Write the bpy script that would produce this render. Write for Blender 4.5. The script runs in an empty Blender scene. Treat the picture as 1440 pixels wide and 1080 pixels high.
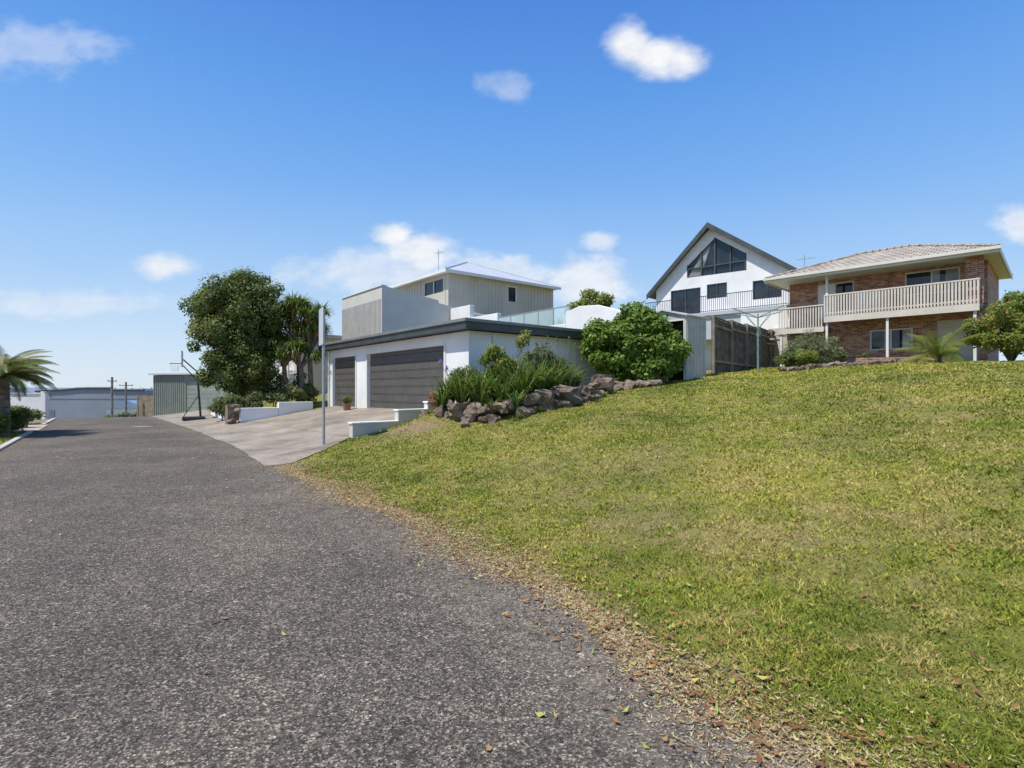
import bpy, math, random
import numpy as np
from mathutils import Vector, Matrix, noise as mnoise
random.seed(7); rng=np.random.default_rng(11)
scene=bpy.context.scene
scene.view_settings.view_transform='Standard'; scene.view_settings.look='None'; scene.view_settings.exposure=0
COL=scene.collection
# ------------------------------------------------------------------ materials
def newmat(name):
    m=bpy.data.materials.new(name); m.use_nodes=True
    nt=m.node_tree; b=nt.nodes['Principled BSDF']; return m,nt,b
def N(nt,typ,**kw):
    n=nt.nodes.new(typ)
    for k,v in kw.items():
        if k in n.inputs: n.inputs[k].default_value=v
        else: setattr(n,k,v)
    return n
def ramp(nt,fac,stops):
    r=nt.nodes.new('ShaderNodeValToRGB'); e=r.color_ramp.elements
    while len(e)<len(stops): e.new(.5)
    for i,(p,c) in enumerate(stops):
        e[i].position=p; e[i].color=(c[0],c[1],c[2],1)
    nt.links.new(fac,r.inputs[0]); return r
def mix(nt,f,a,b,mode='MIX'):
    m=nt.nodes.new('ShaderNodeMix'); m.data_type='RGBA'; m.blend_type=mode
    for s,v in ((m.inputs[0],f),(m.inputs[6],a),(m.inputs[7],b)):
        if isinstance(v,(int,float)): s.default_value=v
        elif isinstance(v,tuple): s.default_value=(v[0],v[1],v[2],1)
        else: nt.links.new(v,s)
    return m.outputs[2]
def noise(nt,vec,scale,detail=4,rough=.6):
    n=N(nt,'ShaderNodeTexNoise',Scale=scale,Detail=detail,Roughness=rough)
    nt.links.new(vec,n.inputs['Vector']); return n.outputs['Fac']
def bump(nt,h,b,strength=.3,dist=.01):
    n=N(nt,'ShaderNodeBump',Strength=strength,Distance=dist)
    nt.links.new(h,n.inputs['Height']); nt.links.new(n.outputs[0],b.inputs['Normal'])
def plain(name,c,rough=.6,var=.12,scale=1.5,metal=0,bmp=.15,fine=40):
    m,nt,b=newmat(name); tc=N(nt,'ShaderNodeTexCoord'); o=tc.outputs['Object']
    n1=noise(nt,o,scale,6,.65)
    lo=tuple(x*(1-var*1.6) for x in c); hi=tuple(min(1,x*(1+var)) for x in c)
    r=ramp(nt,n1,[(.3,lo),(.62,hi)]); nt.links.new(r.outputs[0],b.inputs['Base Color'])
    b.inputs['Roughness'].default_value=rough; b.inputs['Metallic'].default_value=metal
    if bmp: bump(nt,noise(nt,o,fine,3),b,bmp,.005)
    return m
def leafmat(name,stops,trans=.3,rough=.5):
    m,nt,b=newmat(name); a=N(nt,'ShaderNodeAttribute'); a.attribute_name='shade'
    r=ramp(nt,a.outputs['Fac'],stops); nt.links.new(r.outputs[0],b.inputs['Base Color'])
    b.inputs['Roughness'].default_value=rough; b.inputs['Specular IOR Level'].default_value=.35
    t=N(nt,'ShaderNodeBsdfTranslucent'); nt.links.new(r.outputs[0],t.inputs['Color'])
    ms=N(nt,'ShaderNodeMixShader'); ms.inputs[0].default_value=trans
    nt.links.new(b.outputs[0],ms.inputs[1]); nt.links.new(t.outputs[0],ms.inputs[2])
    nt.links.new(ms.outputs[0],nt.nodes['Material Output'].inputs['Surface']); return m
def glassmat(name,c=(.02,.026,.033),rough=.04):
    m,nt,b=newmat(name); tc=N(nt,'ShaderNodeTexCoord')
    r=ramp(nt,noise(nt,tc.outputs['Object'],.9,2),[(.35,tuple(x*.6 for x in c)),(.65,tuple(x*1.6 for x in c))])
    nt.links.new(r.outputs[0],b.inputs['Base Color']); b.inputs['Roughness'].default_value=rough
    b.inputs['Specular IOR Level'].default_value=.6; return m

WHITE=plain('white_paint',(.80,.80,.78),.6,.06,.8)
WHITE2=plain('white_render',(.82,.81,.79),.75,.07,.6,bmp=.3,fine=60)
CREAM=plain('cream_render',(.60,.57,.50),.8,.07,.5,bmp=.3,fine=60)
CLAD=plain('cladding_paint',(.52,.48,.40),.6,.06,.7)
TRIM=plain('trim_white',(.75,.74,.70),.5,.04)
FASCIA=plain('dark_fascia',(.06,.068,.066),.5,.2)
GDOOR=plain('garage_door_paint',(.10,.092,.08),.55,.12,3)
GLASS=glassmat('window_glass')
GLASSL=glassmat('curtained_glass',(.26,.27,.26),.12)
STEEL=plain('galvanised_steel',(.42,.43,.43),.45,.12,6,metal=.4)
DARKMET=plain('dark_metal',(.03,.03,.03),.4,.2,5)
CONC=plain('pale_concrete',(.50,.46,.40),.85,.15,2,bmp=.4,fine=70)
TIMB=plain('weathered_timber',(.24,.20,.155),.85,.35,3)
DTIMB=plain('dark_fence_timber',(.15,.12,.09),.85,.4,3)
SLAT=plain('beige_slats',(.66,.59,.49),.6,.08,2)
BEIGE=plain('beige_door',(.56,.51,.42),.55,.05)
SHEDM=plain('shed_metal',(.54,.52,.47),.5,.1,2)
GREENM=plain('greengrey_colorbond',(.21,.235,.19),.55,.1,2)
GREYROOF=plain('pale_metal_roof',(.56,.57,.58),.4,.06,1)
BARK=plain('bark',(.18,.145,.11),.9,.4,6,bmp=.8,fine=25)
GREYP=plain('grey_panel',(.46,.49,.52),.6,.06)
PLAST=plain('backboard',(.6,.62,.64),.3,.05)

def brickmat():
    m,nt,b=newmat('brick'); tc=N(nt,'ShaderNodeTexCoord'); uv=tc.outputs['UV']
    br=N(nt,'ShaderNodeTexBrick'); nt.links.new(uv,br.inputs['Vector'])
    br.inputs['Scale'].default_value=1.0
    br.inputs['Brick Width'].default_value=.24; br.inputs['Row Height'].default_value=.086
    br.inputs['Mortar Size'].default_value=.009; br.inputs['Bias'].default_value=-.1
    br.inputs['Color1'].default_value=(.28,.095,.06,1); br.inputs['Color2'].default_value=(.58,.36,.25,1)
    br.inputs['Mortar'].default_value=(.50,.44,.37,1)
    c=mix(nt,.6,br.outputs['Color'],ramp(nt,noise(nt,uv,3,5),[(.35,(.65,.55,.53)),(.65,(1.25,1.15,1.1))]).outputs[0],'MULTIPLY')
    nt.links.new(c,b.inputs['Base Color']); b.inputs['Roughness'].default_value=.85
    inv=N(nt,'ShaderNodeMath',operation='SUBTRACT'); inv.inputs[0].default_value=1; nt.links.new(br.outputs['Fac'],inv.inputs[1])
    bump(nt,inv.outputs[0],b,.5,.01); return m
BRICK=brickmat()
def tilemat():
    m,nt,b=newmat('concrete_roof_tiles'); tc=N(nt,'ShaderNodeTexCoord'); uv=tc.outputs['UV']
    br=N(nt,'ShaderNodeTexBrick'); nt.links.new(uv,br.inputs['Vector'])
    br.inputs['Scale'].default_value=1; br.inputs['Brick Width'].default_value=.3; br.inputs['Row Height'].default_value=.33
    br.inputs['Mortar Size'].default_value=.03
    br.inputs['Color1'].default_value=(.42,.36,.29,1); br.inputs['Color2'].default_value=(.54,.48,.40,1); br.inputs['Mortar'].default_value=(.15,.12,.10,1)
    c=mix(nt,.7,br.outputs['Color'],ramp(nt,noise(nt,uv,.8,6),[(.3,(.55,.53,.5)),(.65,(1.05,1.05,1.05))]).outputs[0],'MULTIPLY')
    nt.links.new(c,b.inputs['Base Color']); b.inputs['Roughness'].default_value=.85
    bump(nt,br.outputs['Fac'],b,.6,.02); return m
TILE=tilemat()
# ------------------------------------------------------------------ mesh helpers
def link(o,parent=None):
    COL.objects.link(o)
    if parent: o.parent=parent
    return o
def root(name,loc=(0,0,0),rz=0):
    e=bpy.data.objects.new(name,None); e.location=loc; e.rotation_euler=(0,0,rz); e.empty_display_size=.3
    return link(e)
class M:
    def __init__(s): s.v=[]; s.f=[]; s.map=None
    def add(s,vs,fs):
        b=len(s.v)
        for p in vs: s.v.append(tuple(s.map(*p)) if s.map else tuple(p))
        for f in fs: s.f.append([b+i for i in f])
    def box(s,x0,x1,y0,y1,z0,z1):
        s.add([(x0,y0,z0),(x1,y0,z0),(x1,y1,z0),(x0,y1,z0),(x0,y0,z1),(x1,y0,z1),(x1,y1,z1),(x0,y1,z1)],
              [(0,3,2,1),(4,5,6,7),(0,1,5,4),(1,2,6,5),(2,3,7,6),(3,0,4,7)]); return s
    def poly(s,pts): s.add(pts,[tuple(range(len(pts)))]); return s
    def prism(s,pts,y0,y1):
        n=len(pts); vs=[(x,y0,z) for x,z in pts]+[(x,y1,z) for x,z in pts]
        fs=[tuple(range(n)),tuple(range(2*n-1,n-1,-1))]+[(i,i+n,(i+1)%n+n,(i+1)%n) for i in range(n)]
        s.add(vs,fs); return s
    def cyl(s,p0,p1,r0,r1=None,n=8):
        r1=r0 if r1 is None else r1
        p0=Vector(p0);p1=Vector(p1); d=(p1-p0).normalized()
        a=d.orthogonal().normalized(); b=d.cross(a)
        vs=[]
        for p,r in ((p0,r0),(p1,r1)):
            for i in range(n):
                t=2*math.pi*i/n; vs.append(tuple(p+a*math.cos(t)*r+b*math.sin(t)*r))
        fs=[(i,(i+1)%n,(i+1)%n+n,i+n) for i in range(n)]+[tuple(range(n-1,-1,-1)),tuple(range(n,2*n))]
        s.add(vs,fs); return s
    def limb(s,pts,rs,n=8):
        for i in range(len(pts)-1): s.cyl(pts[i],pts[i+1],rs[i],rs[i+1],n)
        return s
    def wall(s,x0,x1,z0,z1,y0,y1,ops=()):
        xs=sorted({x0,x1,*[o[0] for o in ops],*[o[1] for o in ops]}); zs=sorted({z0,z1,*[o[2] for o in ops],*[o[3] for o in ops]})
        for i in range(len(xs)-1):
            run=None
            for j in range(len(zs)-1):
                cx=(xs[i]+xs[i+1])/2; cz=(zs[j]+zs[j+1])/2
                hole=any(o[0]<cx<o[1] and o[2]<cz<o[3] for o in ops)
                if not hole:
                    if run is None: run=zs[j]
                    end=zs[j+1]
                if hole or j==len(zs)-2:
                    if run is not None: s.box(xs[i],xs[i+1],y0,y1,run,end); run=None
        return s
    def rock(s,c,r,seed):
        import bmesh
        bm=bmesh.new(); bmesh.ops.create_icosphere(bm,subdivisions=2,radius=1)
        off=Vector((seed*3.1,seed*1.7,seed*.9)); rot=Matrix.Rotation(seed*2.3,3,'Z')@Matrix.Rotation(math.sin(seed)*.5,3,'X')
        vs=[]
        for v in bm.verts:
            p=v.co.copy(); k=1+.75*mnoise.noise(p*1.1+off)+.22*mnoise.noise(p*3+off)
            p=Vector([max(-.75,min(.75,q)) for q in p])*k
            p=rot@Vector((p.x*r[0],p.y*r[1],p.z*r[2])); vs.append(tuple(Vector(c)+p))
        fs=[tuple(v.index for v in f.verts) for f in bm.faces]; bm.free(); s.add(vs,fs); return s
    def build(s,name,mat,parent=None,bevel=0,smooth=False):
        me=bpy.data.meshes.new(name); me.from_pydata(s.v,[],s.f); me.update()
        uv=me.uv_layers.new(name='UVMap')
        for p in me.polygons:
            n=p.normal
            for li in p.loop_indices:
                c=me.vertices[me.loops[li].vertex_index].co
                if abs(n.z)>.97: uv.data[li].uv=(c.x,c.y)
                else:
                    tx,ty=-n.y,n.x; l=math.hypot(tx,ty) or 1
                    h=(c.x*tx+c.y*ty)/l
                    k=math.hypot(n.x,n.y); uv.data[li].uv=(h,c.z/max(k,.2))
        if smooth:
            for p in me.polygons: p.use_smooth=True
        me.materials.append(mat); o=bpy.data.objects.new(name,me); link(o,parent)
        if bevel:
            b=o.modifiers.new('bevel','BEVEL'); b.width=bevel; b.segments=2; b.limit_method='ANGLE'
        return o
def npmesh(name,V,F,mat,parent=None,attrs=None,smooth=False):
    me=bpy.data.meshes.new(name); k=F.shape[1]
    me.vertices.add(len(V)); me.vertices.foreach_set('co',V.astype(np.float32).ravel())
    me.loops.add(F.size); me.loops.foreach_set('vertex_index',F.astype(np.int32).ravel())
    me.polygons.add(len(F)); me.polygons.foreach_set('loop_start',np.arange(0,F.size,k,dtype=np.int32))
    me.update(calc_edges=True)
    for a,val in (attrs or {}).items():
        at=me.attributes.new(a,'FLOAT','POINT'); at.data.foreach_set('value',val.astype(np.float32))
    if smooth: me.polygons.foreach_set('use_smooth',np.ones(len(F),dtype=bool))
    me.materials.append(mat); o=bpy.data.objects.new(name,me); return link(o,parent)
def unit(a): return a/np.maximum(np.linalg.norm(a,axis=1,keepdims=True),1e-6)
def leaves(name,clumps,n,L,W,mat,parent=None,shell=.55,seed=0,droop=0.0):
    """clumps: list of (cx,cy,cz,rx,ry,rz)"""
    r=np.random.default_rng(seed); C=np.array(clumps); vol=(C[:,3]*C[:,4]*C[:,5])**(2/3); idx=r.choice(len(C),n,p=vol/vol.sum())
    d=unit(r.normal(size=(n,3))); rad=shell+(1-shell)*r.random((n,1))**.6; rad*=1+.12*r.normal(size=(n,1))
    P=C[idx,:3]+d*C[idx,3:]*rad
    nrm=unit(d+.6*r.normal(size=(n,3))+np.array([-.15,-.1,.55]))
    t=unit(np.cross(nrm,r.normal(size=(n,3)))); t[:,2]-=droop; t=unit(t); b=unit(np.cross(nrm,t))
    l=L*(.6+.8*r.random((n,1))); w=W*(.6+.8*r.random((n,1)))
    V=np.stack([P-t*l/2,P+b*w/2+nrm*w*.15,P+t*l/2,P-b*w/2+nrm*w*.15],1).reshape(-1,3)
    F=np.arange(4*n).reshape(-1,4)
    cs=r.random(len(C))[idx]; sh=np.clip(.28+.44*cs+.5*(r.random(n)-.5),0,1)
    return npmesh(name,V,F,mat,parent,{'shade':np.repeat(sh,4)})
def subclumps(c,R,n,r0,r1,seed,zs=1.0,flat=0):
    r=np.random.default_rng(seed); out=[]
    for i in range(n):
        d=r.normal(size=3); d/=np.linalg.norm(d); k=r.random()**.45
        q=r0+(r1-r0)*r.random()
        out.append((c[0]+d[0]*k*(R[0]-q*.6),c[1]+d[1]*k*(R[1]-q*.6),c[2]+d[2]*k*(R[2]-q*.6),q,q,q*.85*zs))
    return out
def straps(name,plants,mat,parent=None,seed=0,seg=5):
    """plants: (x,y,z,n,len,width,spread)"""
    r=np.random.default_rng(seed); V=[];F=[];S=[]; b=0
    for (x,y,z,n,L,W,sp) in plants:
        for i in range(n):
            a=r.random()*6.283; tilt=(.1+r.random()*.9)*sp; l=L*(.6+.5*r.random()); w=W*(.7+.5*r.random())
            d=np.array([math.cos(a),math.sin(a),0]); side=np.array([-d[1],d[0],0]); p=np.array([x,y,z])+d*.12*r.random()*L; sh=r.random()
            el=math.pi/2-tilt*.5; arch=.35+.9*r.random()*sp
            for k in range(seg+1):
                f=k/seg; ww=w*(1-f**2)*.5+.001
                V+= [p-side*ww,p+side*ww]; S+=[sh,sh]
                p=p+(d*math.cos(el)+np.array([0,0,1])*math.sin(el))*l/seg; el-=arch*2.2/seg*(0.5+f)
            for k in range(seg): F.append((b+2*k,b+2*k+1,b+2*k+3,b+2*k+2))
            b+=2*(seg+1)
    return npmesh(name,np.array(V),np.array(F),mat,parent,{'shade':np.array(S)})
def fronds(name,c,n,L,mat,parent=None,seed=0,leaflet=.35,w=.03,rise=.9,droop=1.6,pairs=26):
    r=np.random.default_rng(seed); V=[];F=[];S=[];b=0; up=np.array([0,0,1.])
    for i in range(n):
        a=6.283*i/n*1.618*3+r.random(); d=np.array([math.cos(a),math.sin(a),0]); side=np.array([-d[1],d[0],0])
        el=rise*(1-.9*i/n)+.1*r.normal(); p=np.array(c,float); l=L*(.8+.3*r.random()); dr=droop*(.7+.5*r.random()); sh=r.random()
        for k in range(pairs):
            f=k/pairs; t=d*math.cos(el)+up*math.sin(el); q=p+t*l/pairs; nn=np.cross(side,t)
            V+=[p-side*.008,p+side*.008,q+side*.008,q-side*.008]; S+=[sh]*4; F.append((b,b+1,b+2,b+3)); b+=4
            ll=leaflet*math.sin(math.pi*min(1,.12+f*.86))*(.85+.3*r.random())
            for sg in (-1,1):
                e=p+(side*sg*.9+t*.55-up*.25+nn*.25)*ll
                V+=[p,p+t*w,e,p-t*w*.3]; S+=[sh]*4; F.append((b,b+1,b+2,b+3)); b+=4
            p=q; el-=dr/pairs
    return npmesh(name,np.array(V),np.array(F),mat,parent,{'shade':np.array(S)})
# ------------------------------------------------------------------ terrain
_s=np.linspace(-20,80,2001)
_f=np.interp(_s,[-20,0,1.5,5.8,9.3,13.7,18.4,22,25,80],[0,0,.14,.84,1.43,1.98,2.33,2.58,2.74,2.9])
_k=np.exp(-np.linspace(-3,3,41)**2); _k/=_k.sum(); _f2=np.convolve(np.pad(_f,20,mode='edge'),_k,'valid')
_f2=_f2-np.interp(0,_s,_f2)*np.exp(-np.maximum(_s,0)*1.0)
_f2[_s<=0]=0
def s0(t): 
    return np.interp(t,[-50,-2,1.2,2.4,4.7,12,16.2,25,39.4,60,120],[-1.8,-1.2,-.48,-.20,.03,.02,.25,.1,-.5,-2,-8])
def ST(x,y): return .8*x+.6*y-2.8, -.6*x+.8*y
def XY(s,t): return .8*(s+2.8)-.6*t, .6*(s+2.8)+.8*t
def gauss(x,y,cx,cy,r): return np.exp(-((x-cx)**2+(y-cy)**2)/(r*r))
def H(x,y):
    x=np.asarray(x,float); y=np.asarray(y,float)
    s,t=ST(x,y); z=np.interp(s-s0(t),_s,_f2)
    z=z*np.exp(-np.maximum(t-60,0)/60)
    lawn=np.clip((s-s0(t))/2,0,1)*np.clip((14.5-t)/1.5,0,1)
    z=z+lawn*(.06*np.sin(x*.9+1)*np.sin(y*.7)+.035*np.sin(x*2.1)*np.cos(y*1.7+.6)+.012*np.sin(x*5.3+y)*np.sin(y*4.1-x*1.3))
    z=z+.28*gauss(x,y,-2.1,15.0,1.0)*np.clip((14.9-t)/.3,0,1)+.42*gauss(x,y,.3,15.6,1.3)
    d=np.maximum(t-37,0); z=z-6*(1-np.exp(-(d/32)**2))
    return z
def Hf(x,y): return float(H(x,y))
def axis(parts):
    out=[]
    for a,b,n in parts: out+=list(np.linspace(a,b,n,endpoint=False))
    return np.array(out+[parts[-1][1]])
def bare(x,y):
    b=1.1*gauss(x,y,-3.0,14.3,.55)+1.0*gauss(x,y,-2.2,13.95,.5)+.6*gauss(x,y,1.4,5.8,.9)+.6*gauss(x,y,2.6,4.8,.8)+.5*gauss(x,y,2.0,8.3,1.0)+.45*gauss(x,y,.2,9.0,.8)+.4*gauss(x,y,8,13,1.3)+.35*gauss(x,y,12.5,12,1.5)+.4*gauss(x,y,.8,7.2,.7)+.45*gauss(x,y,4.2,7.5,.9)+.4*gauss(x,y,4.6,5.0,.7)+.35*gauss(x,y,6.5,9.5,1.0)
    return b
def sheet(name,S,T,mat,dz=0,smooth=True):
    X,Y=XY(S,T); Z=H(X,Y)+dz; n,m=S.shape
    V=np.stack([X,Y,Z],-1).reshape(-1,3); i=np.arange(n*m).reshape(n,m)
    F=np.stack([i[:-1,:-1],i[:-1,1:],i[1:,1:],i[1:,:-1]],-1).reshape(-1,4)
    a=V[F[0,1]]-V[F[0,0]]; b=V[F[0,3]]-V[F[0,0]]
    if np.cross(a,b)[2]<0: F=F[:,::-1]
    return npmesh(name,V,F,mat,None,{'sdist':(S-s0(T)).ravel(),'tdist':T.ravel(),'bare':bare(X,Y).ravel()},smooth)
def grasscolor(nt,o):
    n0=noise(nt,o,.16,3,.5); n1=noise(nt,o,.5,6,.68); n2=noise(nt,o,1.5,7,.72); n3=noise(nt,o,12,3,.6)
    c=ramp(nt,n1,[(.34,(.115,.155,.022)),(.47,(.20,.23,.035)),(.56,(.28,.285,.055)),(.68,(.37,.315,.10))]).outputs[0]
    c=mix(nt,ramp(nt,n2,[(.47,(0,0,0)),(.66,(.85,.85,.85))]).outputs[0],c,(.38,.30,.135))
    c=mix(nt,.8,c,ramp(nt,n0,[(.35,(.78,.82,.75)),(.65,(1.15,1.1,1.05))]).outputs[0],'MULTIPLY')
    c=mix(nt,.6,c,ramp(nt,n3,[(.28,(.5,.56,.45)),(.68,(1.25,1.2,1.1))]).outputs[0],'MULTIPLY')
    return c
def edge_mask(nt,o,w0,w1):
    a=N(nt,'ShaderNodeAttribute'); a.attribute_name='sdist'
    n=noise(nt,o,3.2,4,.7)
    ad=N(nt,'ShaderNodeMath',operation='MULTIPLY_ADD'); nt.links.new(n,ad.inputs[0]); ad.inputs[1].default_value=-.9; nt.links.new(a.outputs['Fac'],ad.inputs[2])
    mr=N(nt,'ShaderNodeMapRange'); nt.links.new(ad.outputs[0],mr.inputs['Value'])
    mr.inputs['From Min'].default_value=w0; mr.inputs['From Max'].default_value=w1; mr.inputs['To Min'].default_value=1; mr.inputs['To Max'].default_value=0
    return mr.outputs[0]
def groundmat():
    m,nt,b=newmat('ground_grass'); o=N(nt,'ShaderNodeTexCoord').outputs['Object']
    c=grasscolor(nt,o)
    c=mix(nt,.4,c,(.17,.145,.055),'MIX')
    dirt=ramp(nt,noise(nt,o,22,5,.7),[(.3,(.14,.095,.06)),(.55,(.30,.23,.15)),(.75,(.48,.41,.28))]).outputs[0]
    c=mix(nt,edge_mask(nt,o,-.48,-.02),c,dirt)
    ba=N(nt,'ShaderNodeAttribute'); ba.attribute_name='bare'
    bm_=N(nt,'ShaderNodeMath',operation='MULTIPLY'); nt.links.new(ba.outputs['Fac'],bm_.inputs[0]); nt.links.new(ramp(nt,noise(nt,o,6,4),[(.3,(.3,.3,.3)),(.55,(1,1,1))]).outputs[0],bm_.inputs[1])
    c=mix(nt,bm_.outputs[0],c,mix(nt,.5,dirt,(.26,.17,.09)))
    a=N(nt,'ShaderNodeAttribute'); a.attribute_name='tdist'
    mr=N(nt,'ShaderNodeMapRange'); nt.links.new(a.outputs['Fac'],mr.inputs['Value']); mr.inputs['From Min'].default_value=60; mr.inputs['From Max'].default_value=140
    far=ramp(nt,noise(nt,o,.03,5),[(.4,(.10,.13,.10)),(.6,(.26,.28,.27))]).outputs[0]  # distant town green-grey, with distance haze put into the muted colour
    c=mix(nt,mr.outputs[0],c,far)
    nt.links.new(c,b.inputs['Base Color']); b.inputs['Roughness'].default_value=.95; b.inputs['Specular IOR Level'].default_value=.1
    bump(nt,noise(nt,o,35,5,.7),b,.8,.03); return m
GROUND=groundmat()
Sx=axis([(-6000,-300,8),(-300,-30,14),(-30,-6,24),(-6,26,200),(26,60,12),(60,6000,12)])
Tx=axis([(-6000,-100,6),(-100,-6,12),(-6,20,170),(20,60,100),(60,200,40),(200,9000,20)])
SS,TT=np.meshgrid(Sx,Tx,indexing='ij'); sheet('ground',SS,TT,GROUND)
def asphaltmat():
    m,nt,b=newmat('asphalt'); o=N(nt,'ShaderNodeTexCoord').outputs['Object']
    v=N(nt,'ShaderNodeTexVoronoi',Scale=105.0); nt.links.new(o,v.inputs['Vector'])
    sep=N(nt,'ShaderNodeSeparateColor'); nt.links.new(v.outputs['Color'],sep.inputs[0])
    c=ramp(nt,sep.outputs[0],[(0,(.038,.033,.028)),(.45,(.096,.084,.071)),(.8,(.175,.152,.126)),(1,(.40,.35,.29))]).outputs[0]
    v2=N(nt,'ShaderNodeTexVoronoi',Scale=40.0); nt.links.new(o,v2.inputs['Vector'])
    s2=N(nt,'ShaderNodeSeparateColor'); nt.links.new(v2.outputs['Color'],s2.inputs[0])
    c=mix(nt,.65,c,ramp(nt,s2.outputs[0],[(.0,(.6,.6,.6)),(.9,(1.15,1.13,1.1)),(1,(2.0,1.9,1.75))]).outputs[0],'MULTIPLY')
    big=ramp(nt,noise(nt,o,.45,5,.6),[(.3,(.76,.76,.76)),(.5,(1.0,.99,.98)),(.7,(1.42,1.36,1.26))]).outputs[0]
    c=mix(nt,1.0,c,big,'MULTIPLY')
    c=mix(nt,.7,c,ramp(nt,noise(nt,o,5,5,.7),[(.3,(.68,.68,.68)),(.7,(1.3,1.27,1.2))]).outputs[0],'MULTIPLY')
    vc=N(nt,'ShaderNodeTexVoronoi',Scale=.55); vc.feature='DISTANCE_TO_EDGE'
    nz=N(nt,'ShaderNodeTexNoise',Scale=2.5,Detail=5.0); nt.links.new(o,nz.inputs['Vector'])
    va=N(nt,'ShaderNodeVectorMath',operation='MULTIPLY_ADD'); nt.links.new(nz.outputs['Color'],va.inputs[0]); va.inputs[1].default_value=(.9,.9,.9); nt.links.new(o,va.inputs[2]); nt.links.new(va.outputs[0],vc.inputs['Vector'])
    cr=ramp(nt,vc.outputs['Distance'],[(0,(.5,.5,.5)),(.007,(1,1,1))]).outputs[0]
    c=mix(nt,ramp(nt,noise(nt,o,.8,3),[(.5,(0,0,0)),(.62,(.7,.7,.7))]).outputs[0],c,mix(nt,1.0,c,cr,'MULTIPLY'))
    a=N(nt,'ShaderNodeAttribute'); a.attribute_name='sdist'
    mr=N(nt,'ShaderNodeMapRange'); nt.links.new(a.outputs['Fac'],mr.inputs['Value']); mr.inputs['From Min'].default_value=-.9; mr.inputs['From Max'].default_value=0
    mm=N(nt,'ShaderNodeMath',operation='MULTIPLY'); nt.links.new(mr.outputs[0],mm.inputs[0]); nt.links.new(ramp(nt,noise(nt,o,7,6,.75),[(.42,(0,0,0)),(.7,(.9,.9,.9))]).outputs[0],mm.inputs[1])
    c=mix(nt,mm.outputs[0],c,(.28,.23,.17))
    nt.links.new(c,b.inputs['Base Color']); b.inputs['Roughness'].default_value=.88; b.inputs['Specular IOR Level'].default_value=.2
    ad=N(nt,'ShaderNodeMath',operation='ADD'); nt.links.new(v.outputs['Distance'],ad.inputs[0]); nt.links.new(noise(nt,o,60,3),ad.inputs[1])
    bump(nt,ad.outputs[0],b,.8,.006); return m
ASPH=asphaltmat()
tr=axis([(-30,-6,10),(-6,20,900),(20,60,160),(60,120,20)])
jag=np.array([.09*mnoise.noise(Vector((t*1.1,0,3)))+.07*mnoise.noise(Vector((t*4,2,0)))+.05*mnoise.noise(Vector((t*14,5,0))) for t in tr])
fr=np.concatenate([np.linspace(0,.85,16),np.linspace(.87,1,8)])
Tg,Fg=np.meshgrid(tr,fr,indexing='ij'); R=(s0(tr)+jag)[:,None]; Lf=(s0(tr)*.15-5.0)[:,None]*np.ones_like(R)
sheet('road',Lf+(R-Lf)*Fg,Tg,ASPH,.008)
def drivemat():
    m,nt,b=newmat('driveway_concrete'); o=N(nt,'ShaderNodeTexCoord').outputs['Object']
    c=ramp(nt,noise(nt,o,.7,6,.65),[(.3,(.19,.155,.12)),(.5,(.32,.27,.21)),(.7,(.42,.37,.295))]).outputs[0]
    c=mix(nt,.7,c,ramp(nt,noise(nt,o,60,3,.6),[(.3,(.7,.7,.7)),(.7,(1.2,1.2,1.2))]).outputs[0],'MULTIPLY')
    c=mix(nt,.5,c,ramp(nt,noise(nt,o,2.6,6,.75),[(.35,(.6,.58,.55)),(.55,(1.05,1.05,1.05))]).outputs[0],'MULTIPLY')
    mp=N(nt,'ShaderNodeMapping'); mp.inputs['Rotation'].default_value=(0,0,math.radians(50.65)); nt.links.new(o,mp.inputs['Vector'])
    br=N(nt,'ShaderNodeTexBrick'); nt.links.new(mp.outputs[0],br.inputs['Vector']); br.offset=0; br.inputs['Scale'].default_value=1
    br.inputs['Brick Width'].default_value=3.0; br.inputs['Row Height'].default_value=3.0; br.inputs['Mortar Size'].default_value=.012
    br.inputs['Color1'].default_value=(1,1,1,1); br.inputs['Color2'].default_value=(.9,.9,.9,1); br.inputs['Mortar'].default_value=(.35,.33,.3,1)
    c=mix(nt,1.0,c,br.outputs['Color'],'MULTIPLY')
    nt.links.new(c,b.inputs['Base Color']); b.inputs['Roughness'].default_value=.85
    bump(nt,noise(nt,o,80,3),b,.4,.004); return m
DRIVE=drivemat()
td=axis([(12,14.7,20),(14.7,14.9,3),(14.9,25.2,60),(25.2,25.4,2),(25.4,34,40),(34,46,30)])
smax=np.interp(td,[12,14.7,14.9,25.2,25.4,33,35,46],[.35,2.7,6.4,6.4,1.65,1.65,5,5])
fr=np.linspace(0,1,24); Tg,Fg=np.meshgrid(td,fr,indexing='ij')
jd=np.array([.10*mnoise.noise(Vector((t*.9,9,3)))+.05*mnoise.noise(Vector((t*4,2,7))) for t in td])
lo=(s0(td)-.2+jd)[:,None]; sheet('driveway',lo+(smax[:,None]-lo)*Fg,Tg,DRIVE,.022)
tp=np.linspace(27.5,32,10); Tg,Fg=np.meshgrid(tp,np.linspace(0,1,8),indexing='ij'); sheet('crossover_path',-4.9-6*Fg,Tg,plain('reddish_concrete',(.46,.38,.31),.85,.12,1.5),.03)
k=M()
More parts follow.
